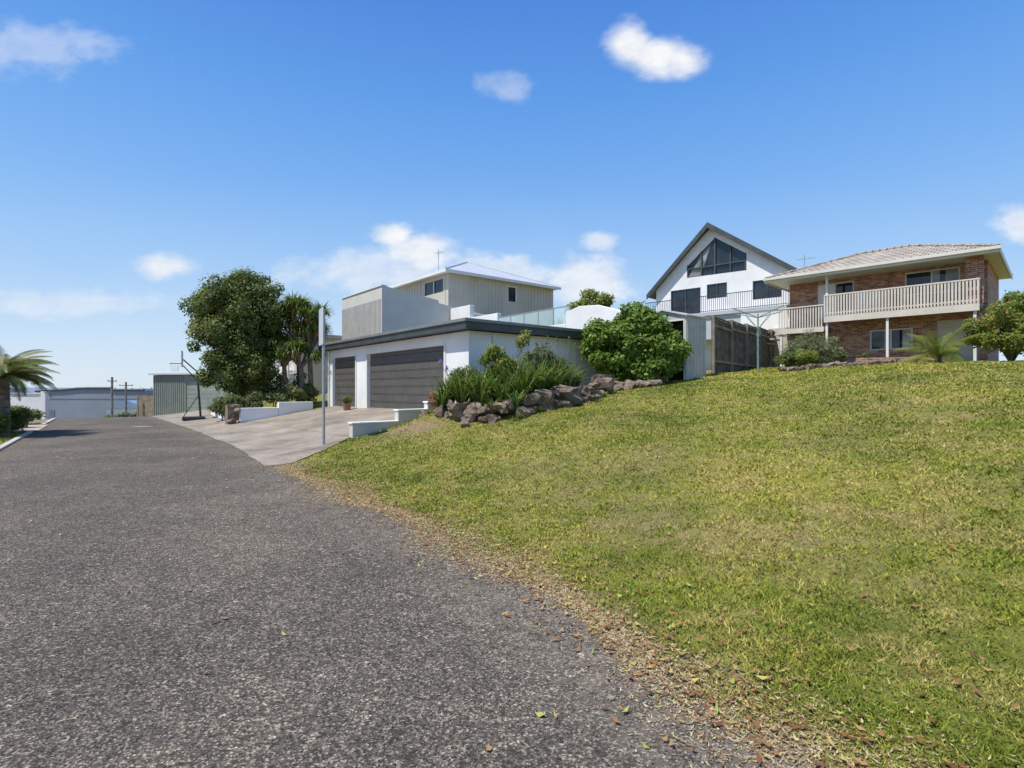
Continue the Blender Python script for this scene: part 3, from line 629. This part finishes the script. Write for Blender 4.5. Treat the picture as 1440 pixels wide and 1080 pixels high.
q=M(); q.box(-.09,1.3,1.5,8,1,8.3); q.build('side_wing',WHITE2,wh); 
q=M(); q.box(-.05,1.5,1.3,8.2,8.31,8.5); q.build('side_wing_roof',FASCIA,wh)
q=M(); q.cyl((-.6,4,8),(-.6,4,9.9),.02); q.cyl((-1.0,4,9.7),(-.1,4.3,9.7),.012)
for i in range(5): q.cyl((-1.0+.22*i,3.8,9.7),(-1.0+.22*i,4.45,9.72),.008)
q.build('tv_antenna',STEEL,wh)
# ------------------------------------------------------------------ clad house
ch=root('clad_house',(-4.16,34.0,0),TH); ez=9.1
q=M(); q.wall(-13.4,-.5,0,ez,.5,.7,[(-3.6,-1.1,8.0,8.85)])
q.map=lambda a,d,z:(-.5-d,a,z); q.wall(.701,9.6,0,ez,0,.2,[(5.4,6.2,7.8,8.8)]); q.map=None
q.box(-13.4,-13.2,.7,9.6,0,ez); q.box(-13.4,-.5,9.6,9.8,0,ez)
xx=-13.3
while xx<-.6:
    if not -3.8<xx<-1.0: q.box(xx,xx+.05,.47,.498,0,ez-.01)
    xx+=.4
yy=.7
while yy<9.6:
    if not 5.1<yy<6.25: q.box(-.498,-.47,yy,yy+.05,0,ez-.01)
    yy+=.3
q.build('clad_walls',CLAD,ch)
hip(ch,-13.9,0,0,10.1,ez+.12,2.05,GREYROOF)
q=M(); q.box(-13.9,0,-.03,0,ez-.05,ez+.13); q.box(.003,.03,-.03,10.1,ez-.05,ez+.13); q.box(-13.88,-.02,.02,10.08,ez+.02,ez+.06); q.build('eaves',TRIM,ch)
q=M(); q.box(-3.6,-1.1,.6,.62,8.0,8.85); q.box(-.64,-.62,5.4,6.2,7.8,8.8); q.build('window_panes',GLASS,ch)
q=M()
for a in (-3.6,-2.4,-1.16): q.box(a,a+.06,.52,.58,8.0,8.85)
q.box(-3.6,-1.1,.51,.57,7.95,8.0); q.box(-.56,-.5,5.4,5.46,7.8,8.8); q.box(-.56,-.5,6.14,6.2,7.8,8.8); q.box(-.48,-.45,5.3,6.3,8.8,8.88)
q.build('window_frames',TRIM,ch)
q=M(); q.cyl((-9,5,10.9),(-9,5,13.0),.025); q.cyl((-9.4,5,12.8),(-8.6,5.2,12.8),.012)
for i in range(5): q.cyl((-9.4+.2*i,4.8,12.8),(-9.4+.2*i,5.4,12.82),.008)
q.build('tv_antenna',STEEL,ch)
# ------------------------------------------------------------------ rendered townhouse
th=root('rendered_townhouse',(-6.69,27.8,0),TH)
q=M(); q.wall(-5.2,0,0,6.95,0,.22,[(-3.4,-1.6,1.0,3.2)])
def sidepoly(q,y0,z0,y1,z1,x0,x1):
    q.add([(x0,y0,0),(x1,y0,0),(x1,y1,0),(x0,y1,0),(x0,y0,z0),(x1,y0,z0),(x1,y1,z1),(x0,y1,z1)],[(0,3,2,1),(4,5,6,7),(0,1,5,4),(1,2,6,5),(2,3,7,6),(3,0,4,7)])
sidepoly(q,.221,6.95,3.4,6.55,-.2,0); sidepoly(q,3.401,6.4,7.6,5.9,-.2,-.01); q.box(-5.2,-5.0,.221,7.6,0,6.6); q.box(-5.2,0,7.6,7.8,0,5.9)
q.build('rendered_walls',CREAM,th)
q=M(); q.box(-4.99,-.21,.23,7.59,5.4,5.5); q.build('flat_roof',GREYROOF,th)
q=M()
for i in range(34): q.box(-5.2+i*.153,-5.2+i*.153+.05,-.03,-.003,3.4,6.3)
q.build('corrugated_cladding',SHEDM,th)
q=M(); q.box(-5.25,.05,-.05,.25,6.951,7.0); q.build('coping',TRIM,th)
q=M(); q.box(-3.4,-1.6,.1,.12,1,3.2); q.build('window_pane',GLASS,th)
# ------------------------------------------------------------------ planter wall, trees left
pw=root('planter_wall'); q=M()
def seg(q,p,r,z0,z1,th=.2):
    p=Vector((p[0],p[1],0)); r=Vector((r[0],r[1],0)); d=(r-p).normalized(); nn=Vector((-d.y,d.x,0))*th
    vs=[p,r,r+nn,p+nn]; q.add([(v.x,v.y,z0) for v in vs]+[(v.x,v.y,z1) for v in vs],[(0,3,2,1),(4,5,6,7),(0,1,5,4),(1,2,6,5),(2,3,7,6),(3,0,4,7)])
seg(q,(-11.5,22.9),(-10.35,23.95),0,.82); seg(q,(-10.34,23.96),(-9.2,25.0),0,1.05)
q.build('white_blocks',WHITE2,pw,.015)
q=M(); seg(q,(-12.0,22.8),(-11.55,23.2),0,.95,.4)
for i in range(18): q.rock((-12.0+.45*random.random(),22.8+.4*random.random()+.0,.15+.045*i),(.16,.14,.09),300+i)
q.build('stone_pier',ROCK,pw,.02)
q=M(); seg(q,(-16.5,29.6),(-12.1,23.35),0,.5); q.build('side_wall',WHITE2,pw,.015)
pp=root('potted_plant'); x,y=-6.9,22.6; z=zt(x,y,.02); q=M(); q.cyl((x,y,z),(x,y,z+.3),.13,.2,14); q.build('pot',plain('terracotta',(.3,.14,.08),.8),pp)
leaves('leaves',subclumps((x,y,z+.45),(.28,.28,.22),8,.1,.16,4),700,.09,.04,G_MID,pp,.2,3)
lt=root('leafy_tree'); x,y=-13.1,26.0; z=zt(x,y)-.1; q=M()
q.limb([(x,y,z),(x+.1,y,z+1.1),(x-.05,y,z+2.2)],[.24,.18,.15],10)
for i in range(12):
    a=i*.8+random.random()*.4; rr=1.0+random.random()*.9; h1=z+1.0+.25*random.random(); h2=z+3.2+random.random()*2.6
    q.limb([(x,y,h1),(x+math.cos(a)*rr*.5,y+math.sin(a)*rr*.5,(h1+h2)/2),(x+math.cos(a)*rr,y+math.sin(a)*rr,h2)],[.1,.06,.02],6)
q.build('trunk_and_limbs',BARK,lt)
cl=subclumps((-13.1,26.0,4.6),(2.45,2.3,2.7),125,.34,.62,31)+subclumps((-12.6,25.8,6.1),(1.6,1.5,1.4),28,.3,.5,32)+subclumps((-12.2,25.5,2.3),(2.0,1.6,1.2),40,.3,.5,33)+subclumps((-14.3,25.9,5.2),(1.5,1.2,1.6),24,.3,.5,34)+subclumps((-13.6,25.6,2.9),(1.8,1.3,1.2),26,.3,.5,37)
leaves('foliage',cl,66000,.145,.08,G_MID,lt,.4,35)
leaves('yellow_outer_leaves',[(c[0],c[1],c[2]+.12,c[3]*1.05,c[4]*1.05,c[5]) for c in cl],18000,.11,.055,G_YEL,lt,.85,36)  # yellower leaves on the outer shell of each clump, shifted upward
ug=root('planter_shrubs'); q=M(); cl=[]
for (x,y,rr) in ((-12.3,24.0,.6),(-11.5,24.3,.6),(-10.9,24.9,.65),(-10.3,25.3,.65),(-9.8,25.9,.6),(-13.4,25.0,.6),(-11.3,25.6,.9),(-10.4,26.3,.9)):
    z=zt(x,y); q.limb([(x,y,z),(x,y,z+.6)],[.03,.02],5); cl+=subclumps((x,y,z+rr*1.2),(rr,rr,rr),8,.2,.34,int(abs(x)*10))
q.build('stems',BARK,ug); leaves('leaves',cl,11000,.13,.05,G_MID,ug,.3,41)
leaves('pale_leaves',cl,2500,.12,.05,G_GREY,ug,.7,42)
for k_,(x,y,top,heads) in enumerate(((-10.5,26.6,6.0,8),(-9.8,26.2,6.1,8),(-10.9,25.9,4.9,5),(-10.1,25.9,4.6,4))):
    dt=root('dracaena_tree'); z=zt(x,y); q=M(); q.limb([(x,y,z-.1),(x+.05,y,z+1.2),(x-.02,y,z+top*.45)],[.17,.13,.11],8)
    hs=[]
    for i in range(heads):
        a=i*6.28/heads+k_; rr=.3+.6*random.random(); zz=top-2.0+1.6*random.random(); e=(x+math.cos(a)*rr,y+math.sin(a)*rr,zz)
        q.limb([(x-.02,y,z+top*.45-.1),((x+e[0])/2,(y+e[1])/2,z+top*.45+.4),e],[.08,.07,.05],7); hs.append((*e,190,.95,.07,1.6))
    q.build('trunks',BARK,dt); straps('rosettes',hs,G_STRAP,dt,50+k_,6)
    dead=[(h[0],h[1],h[2]-.15,30,.7,.04,2.6) for h in hs]; straps('dead_skirt',dead,LIT,dt,60+k_,5)
# ------------------------------------------------------------------ basketball hoop
x,y=-15.9,27.0; z=zt(x,y,.02); bk=root('basketball_hoop',(x,y,z),math.radians(-60)); q=M()
q.box(-.4,.4,-.5,.5,0,.16); q.build('base',DARKMET,bk,.04)
q=M(); q.limb([(0,.3,.1),(0,.15,2.4)],[.05,.045],8); q.cyl((0,.15,2.4),(0,-.45,3.0),.03); q.cyl((0,.2,1.9),(0,-.45,2.7),.025); q.cyl((0,-.45,.15),(0,.2,1.2),.02); q.build('pole',DARKMET,bk)
q=M(); q.box(-.55,.55,-.5,-.46,2.65,3.4); q.build('backboard',PLAST,bk,.01)
q=M(); q.box(-.57,.57,-.515,-.503,2.63,2.66); q.box(-.57,.57,-.515,-.503,3.38,3.41); q.box(-.57,-.54,-.515,-.503,2.66,3.38); q.box(.54,.57,-.515,-.503,2.66,3.38)
for i in range(16):
    a=6.283*i/16; b=6.283*(i+1)/16; q.cyl((.23*math.cos(a),-.8+.23*math.sin(a),2.8),(.23*math.cos(b),-.8+.23*math.sin(b),2.8),.012,.012,5)
q.cyl((0,-.5,2.8),(0,-.58,2.8),.02); q.build('rim_and_border',plain('rim_red',(.3,.05,.03),.5),bk)
q=M()
for i in range(10):
    a=6.283*i/10; q.cyl((.22*math.cos(a),-.8+.22*math.sin(a),2.8),(.12*math.cos(a+.4),-.8+.12*math.sin(a+.4),2.4),.006,.006,4)
q.build('net',WHITE,bk)
# ------------------------------------------------------------------ metal outbuilding far left
gg=root('metal_outbuilding',(-18.0,34.2,0),math.radians(-12))
q=M(); q.wall(-5.6,0,-1.5,2.55,0,.1,[(-3.1,-.3,-1,2.1)]); q.box(-.1,0,.1,4,-1.5,2.55); q.box(-5.6,-5.5,.1,4,-1.5,2.55)
for i in range(35):
    xx=-5.55+i*.16
    if not -3.2<xx<-.25: q.box(xx,xx+.05,-.025,-.002,-1.4,2.53)
q.build('ribbed_walls',GREENM,gg)
q=M()
for i in range(11): q.box(-3.1,-.3,.04,.07,-1+.29*i,-1+.29*i+.275)
q.build('roller_door',plain('roller_sage',(.27,.30,.25),.5),gg)
q=M(); q.box(-5.8,.2,-.2,4.2,2.57,2.66); q.build('roof',GREYROOF,gg)
q=M(); 
for i in range(30): q.box(-3+.1*i,-3+.1*i+.02,4.5,4.52,2.9,3.7)
q.box(-3,0,4.48,4.54,3.7,3.74); q.box(-3,0,4.3,8,2.6,2.85)
for a in (-3,-.05): q.box(a,a+.08,4.4,4.48,0,4.6)
q.build('balcony',WHITE,gg)
bw=root('white_house',(-13.6,34.5,0),TH); q=M(); q.wall(-5,0,0,5.0,0,.2,[(-4.3,-2.6,.9,2.6),(-4.2,-2.2,3.2,4.6)]); q.box(-.2,0,.2,6,0,5); q.box(-5,-4.8,.2,6,0,5); q.box(-5,0,6,6.2,0,5); q.build('walls',CREAM,bw)
q=M(); q.box(-4.3,-2.6,.1,.12,.9,2.6); q.box(-4.2,-2.2,.1,.12,3.2,4.6); q.build('window_panes',GLASS,bw); q=M(); q.box(-5.4,.3,-.5,6.5,5.0,5.2); q.build('roof',GREYROOF,bw)
q=M()
for a in (-5.1,-3,-.9): q.box(a,a+.1,-.45,-.35,0,4.98)
q.box(-5.1,-.8,-.45,-.1,2.7,2.85); q.build('verandah',WHITE,bw)
tf=root('paling_fence'); q=M(); 
for i in range(9):
    x=-27.6+.22*i; y=40-.02*i; z=Hf(x,y); q.box(x,x+.2,y,y+.02,z-.5,1.15+.02*(i%3))
for i in range(2): q.box(-27.6+1.8*i,-27.5+1.8*i,y-.1,y-.02,-2,1.2)
q.build('palings',plain('tan_timber',(.34,.26,.17),.8,.2,3),tf)
wa=root('warehouse',(-81,92,0),math.radians(-6)); q=M(); prof=[(0,-7),(0,1.3),(5,1.5),(8,1.75),(10,1.8),(14,1.8),(14.3,1.5),(20,1.5),(20,-7)]; q.prism(prof,0,18); q.build('shell',plain('warehouse_panel',(.23,.255,.285),.6,.08,.2),wa)
q=M(); rp=prof[1:-1]
for a,b in zip(rp[:-1],rp[1:]): q.cyl((a[0],-.12,a[1]+.08),(b[0],-.12,b[1]+.08),.2,.2,6)
q.build('roof_edge',plain('roof_edge_grey',(.09,.10,.12),.6),wa)
q=M(); q.box(1.5,3.5,-.06,-.003,-6,-1.8); q.box(15,18.5,-.06,-.003,-6,-1.6); q.box(0,20,-.04,-.003,-.05,.1)
q.build('doors_and_band',plain('panel_dark',(.15,.165,.185),.6),wa)
q=M(); q.box(-12,-.3,1,14,-7,.9); q.build('side_hall',plain('hall_grey',(.5,.52,.54),.6),wa); q=M(); q.prism([(-12.4,.91),(.0,.91),(-6,2.0)],.6,14.4); q.build('side_hall_roof',plain('bluegrey_roof',(.22,.27,.33),.5),wa)
for (x,y,top,arm) in ((-44.4,60,3.0,.5),(-50,70,2.6,.9)):
    up=root('utility_pole'); q=M(); q.cyl((x,y,-5),(x,y,top),.14,.11,8); q.box(x-arm,x+arm,y-.06,y+.06,top-.5,top-.4); q.build('pole',TIMB,up)
    q=M(); 
    for dd in (-arm,0,arm): q.cyl((x+dd*.9,y,top-.4),(x+dd*.9,y,top-.25),.05,.03,6)
    q.build('insulators',WHITE,up)
for i,(x,y,w_,h_) in enumerate(((-57,76,6,-1.0),(-99,110,12,.6),(-70,120,9,.4),(-120,150,14,.9))):
    dh=root('distant_house',(x,y,0),.3*i); q=M(); q.box(0,w_,0,7,-7,h_); q.build('walls',WHITE,dh); q=M(); q.prism([(-.4,h_+.01),(w_+.4,h_+.01),(w_/2,h_+1.1)],-.4,7.4); q.build('roof',GREYROOF if i%2 else plain('blue_roof',(.2,.3,.42),.5),dh)
r=np.random.default_rng(5); cl=[]
for i in range(260):
    y=r.uniform(110,420); x=-y*r.uniform(.5,1.25); q_=r.uniform(2.4,4.6)*(y/250)**.3; cl.append((x,y,-5.0+q_*.6,q_*1.6,q_*1.6,q_))
leaves('distant_trees',cl,22000,1.5,.9,leafmat('distant_leaf',[(0,(.09,.12,.10)),(1,(.17,.2,.16))],.1,.8),None,.6,77)
cl=[]
for (x,y,z,q_) in ((-45,62,-2.0,1.4),(-42,63,-2.2,1.3),(-48,64,-2.2,1.4),(-39.5,58,-1.3,1.1)): cl+=subclumps((x,y,z),(q_*1.4,q_,q_),8,.4,.7,int(-x))
leaves('roadside_shrubs',cl,5000,.3,.16,G_MID,None,.4,78)
# ------------------------------------------------------------------ left cycad palms
for k_,(x,y,zc,L) in enumerate(((-17.3,18.3,2.0,1.75),(-18.6,19.6,2.1,1.7))):
    cp=root('cycad_palm'); z=zt(x,y); q=M(); q.limb([(x,y,z-.1),(x+.05,y,z+1.0),(x,y,zc)],[.24,.2,.2],10)
    for i in range(10): a=i*1.3; q.cyl((x,y,z+.2*i*.9),(x,y,z+.2*i*.9+.06),.25,.22,9)
    q.build('trunk',BARK,cp); fronds('fronds',(x,y,zc),60,L,leafmat('cycad_leaf%d'%k_,[(0,(.06,.10,.02)),(.6,(.16,.19,.04)),(1,(.34,.30,.10))],.3,.45),cp,80+k_,.34,.03,1.3,1.5,36)
us=root('verge_shrub'); q=M(); cl=[]
for (x,y,rr) in ((-18.0,19.2,.85),(-19.2,20.2,1.0),(-17.1,17.6,.5),(-20.5,22.0,1.0),(-22.8,25,.8),(-18.5,18.9,.8)):
    z=zt(x,y); q.limb([(x,y,z),(x,y,z+.4)],[.03,.02],5); cl+=subclumps((x,y,z+.45),(rr,rr,.6),10,.2,.35,int(abs(x)*7))
q.build('stems',BARK,us); leaves('leaves',cl,13000,.13,.055,G_MID,us,.3,82); leaves('new_leaves',cl,3000,.12,.05,G_YEL,us,.8,83)
wf=root('white_boundary_wall'); q=M(); q.box(-40,-27.8,31.9,32.1,-1,1.35); q.box(-27.79,-27.5,31.85,32.15,-1,1.5); q.build('wall',WHITE,wf,.02); q=M(); q.box(-40,-27.8,31.85,32.15,1.351,1.42); q.build('cap',TRIM,wf)
# ------------------------------------------------------------------ right-hand plants
rb=root('flowering_bush'); x,y=18.2,19.7; z=zt(x,y); q=M()
for i in range(6): a=i*1.05; q.limb([(x,y,z),(x+math.cos(a)*.5,y+math.sin(a)*.5,z+1),(x+math.cos(a)*.9,y+math.sin(a)*.9,z+1.9)],[.07,.05,.02],6)
q.build('stems',BARK,rb); cl=subclumps((17.95,19.3,z+1.35),(1.6,1.4,1.4),46,.28,.45,91)+subclumps((19.6,19.1,z+1.5),(1.6,1.2,1.5),28,.28,.45,92)
leaves('leaves',cl,30000,.12,.06,G_YEL,rb,.4,93); leaves('flowers',cl,230,.10,.08,G_RED,rb,1.05,94)
cp=root('golden_cane_palm'); x,y=16.3,20.6; z=zt(x,y); q=M(); q.limb([(x,y,z-.05),(x,y,z+.25)],[.08,.06],8); q.build('trunk',BARK,cp); fronds('fronds',(x,y,z+.25),20,1.7,G_YEL,cp,95,.42,.03,1.4,1.35,28)
P=[(12.0,22.3,.6,G_YEL),(12.7,22.9,.8,G_GREY),(13.5,23.4,.85,G_GREY),(12.9,24.2,1.15,G_GREY),(14.2,23.9,.6,G_MID),(11.5,22.6,.5,G_MID),(15.4,23.6,.35,G_MID),(14.0,24.8,.9,G_MID)]
for i,(x,y,rr,mt) in enumerate(P):
    us=root('garden_bush'); z=zt(x,y); q=M()
    for j in range(4): q.limb([(x,y,z),(x+.2*math.cos(j*1.6),y+.2*math.sin(j*1.6),z+rr)],[.03,.015],5)
    q.build('stems',BARK,us); leaves('leaves',subclumps((x,y,z+rr*.85),(rr,rr,rr*.85),16,rr*.25,rr*.4,100+i),4000,.085,.035,mt,us,.3,110+i)
ge=M(); 
for i in range(34):
    f=i/33; x=10.9+6.4*f; y=21.7+.5*math.sin(f*3)-.5*f; ge.rock((x,y,zt(x,y)+.06),(.2,.14,.15),200+i)
ge.build('garden_edging',ROCK)
lb=M(); seg(lb,(14.6,22.9),(17.0,21.9),2.3,2.95,.25); lb.build('low_brick_wall',BRICK)
bt=root('background_tree'); q=M(); x,y=6.6,45; q.limb([(x,y,2.5),(x,y,6),(x+.3,y,8)],[.3,.2,.12],8); q.build('trunk',BARK,bt)
leaves('foliage',subclumps((6.6,45,8.0),(2.9,2.2,1.9),40,.5,.85,121),12000,.26,.13,G_YEL,bt,.4,122)
ts=[]
for i in range(9):
    lx=-7.5+.52*i; ly=7.95; X=-1.385+.634*lx+.773*ly; Y=16.2-.773*lx+.634*ly; ts.append((X,Y,4.3,22,.85,.06,1.0))
straps('terrace_plants',ts,G_GREY,None,131)
# ------------------------------------------------------------------ camera
cam=bpy.data.cameras.new('camera'); co=bpy.data.objects.new('camera',cam); link(co); co.location=(0,0,1.6); co.rotation_euler=(math.radians(90),0,0)
cam.sensor_width=36; cam.lens=19; cam.shift_y=8/1440; cam.clip_start=.05; cam.clip_end=20000; scene.camera=co
# ------------------------------------------------------------------ light
el=math.radians(62); sd=Vector((-.86*math.cos(el),-.51*math.cos(el),math.sin(el))).normalized()
sun=bpy.data.lights.new('sun','SUN'); sun.energy=5.0; sun.angle=math.radians(.53); sun.color=(1,.955,.87); so=bpy.data.objects.new('sun',sun); link(so)
so.rotation_euler=sd.to_track_quat('Z','Y').to_euler()
wd=bpy.data.worlds.new('World'); scene.world=wd; wd.use_nodes=True; nt=wd.node_tree; bg=nt.nodes['Background']
sky=nt.nodes.new('ShaderNodeTexSky'); sky.sky_type='NISHITA'; sky.sun_disc=False; sky.sun_elevation=el; sky.sun_rotation=math.atan2(sd.x,sd.y)
sky.air_density=1.0; sky.dust_density=.6; sky.ozone_density=2.0; sky.altitude=0
g_=N(nt,'ShaderNodeTexCoord').outputs['Generated']; sx=N(nt,'ShaderNodeSeparateXYZ'); nt.links.new(g_,sx.inputs[0])
def mth(op,a,b=None,c=None):
    n=nt.nodes.new('ShaderNodeMath'); n.operation=op
    for i,v in enumerate((a,b,c)):
        if v is None: continue
        if isinstance(v,(int,float)): n.inputs[i].default_value=v
        else: nt.links.new(v,n.inputs[i])
    return n.outputs[0]
K=1/.15
zr=ramp(nt,sx.outputs[2],[(0,(.66,.79,.92)),(.08,(.52,.71,.94)),(.19,(.35,.60,.95)),(.34,(.20,.46,.93)),(.47,(.115,.35,.86)),(.58,(.075,.26,.77)),(1,(.04,.15,.48))])
vm=N(nt,'ShaderNodeVectorMath',operation='SCALE'); nt.links.new(zr.outputs[0],vm.inputs[0]); vm.inputs['Scale'].default_value=K
base=mix(nt,.86,sky.outputs[0],vm.outputs[0])
yy=mth('MAXIMUM',sx.outputs[1],.05); A=mth('DIVIDE',sx.outputs[0],yy); B=mth('DIVIDE',sx.outputs[2],yy)
cb=nt.nodes.new('ShaderNodeCombineXYZ'); nt.links.new(A,cb.inputs[0]); nt.links.new(mth('MULTIPLY',B,1.6),cb.inputs[1])
n1=noise(nt,cb.outputs[0],10,8,.58); n2=noise(nt,cb.outputs[0],3.0,6,.6)
tot=None
for (a0,b0,ra,rb_,st,na) in ((.215,.64,.055,.05,1,1.3),(.27,.615,.09,.045,1,1.3),(.31,.61,.065,.038,1,1.3),(-.015,.553,.06,.035,.35,2.2),(-.95,.63,.25,.06,.35,2.4),(-.64,.226,.07,.028,.8,2.0),(-.22,.285,.05,.03,1,2.0),(-.17,.26,.10,.045,.9,2.2),(-.26,.22,.16,.06,.6,2.6),(-.02,.20,.18,.06,.7,2.6),(.13,.2,.14,.055,.8,2.4),(.16,.275,.04,.022,.6,2.0),(.94,.30,.07,.04,.7,2.2),(-.82,.16,.25,.03,.4,2.6),(.5,.19,.2,.04,.5,2.6)):
    e=mth('SQRT',mth('ADD',mth('POWER',mth('DIVIDE',mth('SUBTRACT',A,a0),ra),2.0),mth('POWER',mth('DIVIDE',mth('SUBTRACT',B,b0),rb_),2.0)))
    v=mth('ADD',mth('SUBTRACT',1.0,e),mth('MULTIPLY',mth('SUBTRACT',n1,.5),na))
    mr=N(nt,'ShaderNodeMapRange'); mr.interpolation_type='SMOOTHSTEP'; nt.links.new(v,mr.inputs['Value']); mr.inputs['From Min'].default_value=-.1; mr.inputs['From Max'].default_value=.75; mr.inputs['To Max'].default_value=st
    tot=mr.outputs[0] if tot is None else mth('MAXIMUM',tot,mr.outputs[0])
hz=N(nt,'ShaderNodeMapRange'); nt.links.new(B,hz.inputs['Value']); hz.inputs['From Min'].default_value=0; hz.inputs['From Max'].default_value=.4; hz.inputs['To Min'].default_value=.42; hz.inputs['To Max'].default_value=0
hz2=mth('MULTIPLY',mth('POWER',hz.outputs[0],1.3),mth('MULTIPLY',n2,1.4))
front=mth('GREATER_THAN',sx.outputs[1],.05)
c=mix(nt,mth('MULTIPLY',hz2,front),base,(5.7,6.1,6.4))
cc=ramp(nt,noise(nt,cb.outputs[0],16,5,.6),[(.35,(.80,.85,.93)),(.6,(.97,.98,1))]).outputs[0]
vm2=N(nt,'ShaderNodeVectorMath',operation='SCALE'); nt.links.new(cc,vm2.inputs[0]); vm2.inputs['Scale'].default_value=6.5
c=mix(nt,mth('MULTIPLY',tot,front),c,vm2.outputs[0])
nt.links.new(c,bg.inputs['Color']); bg.inputs['Strength'].default_value=.15
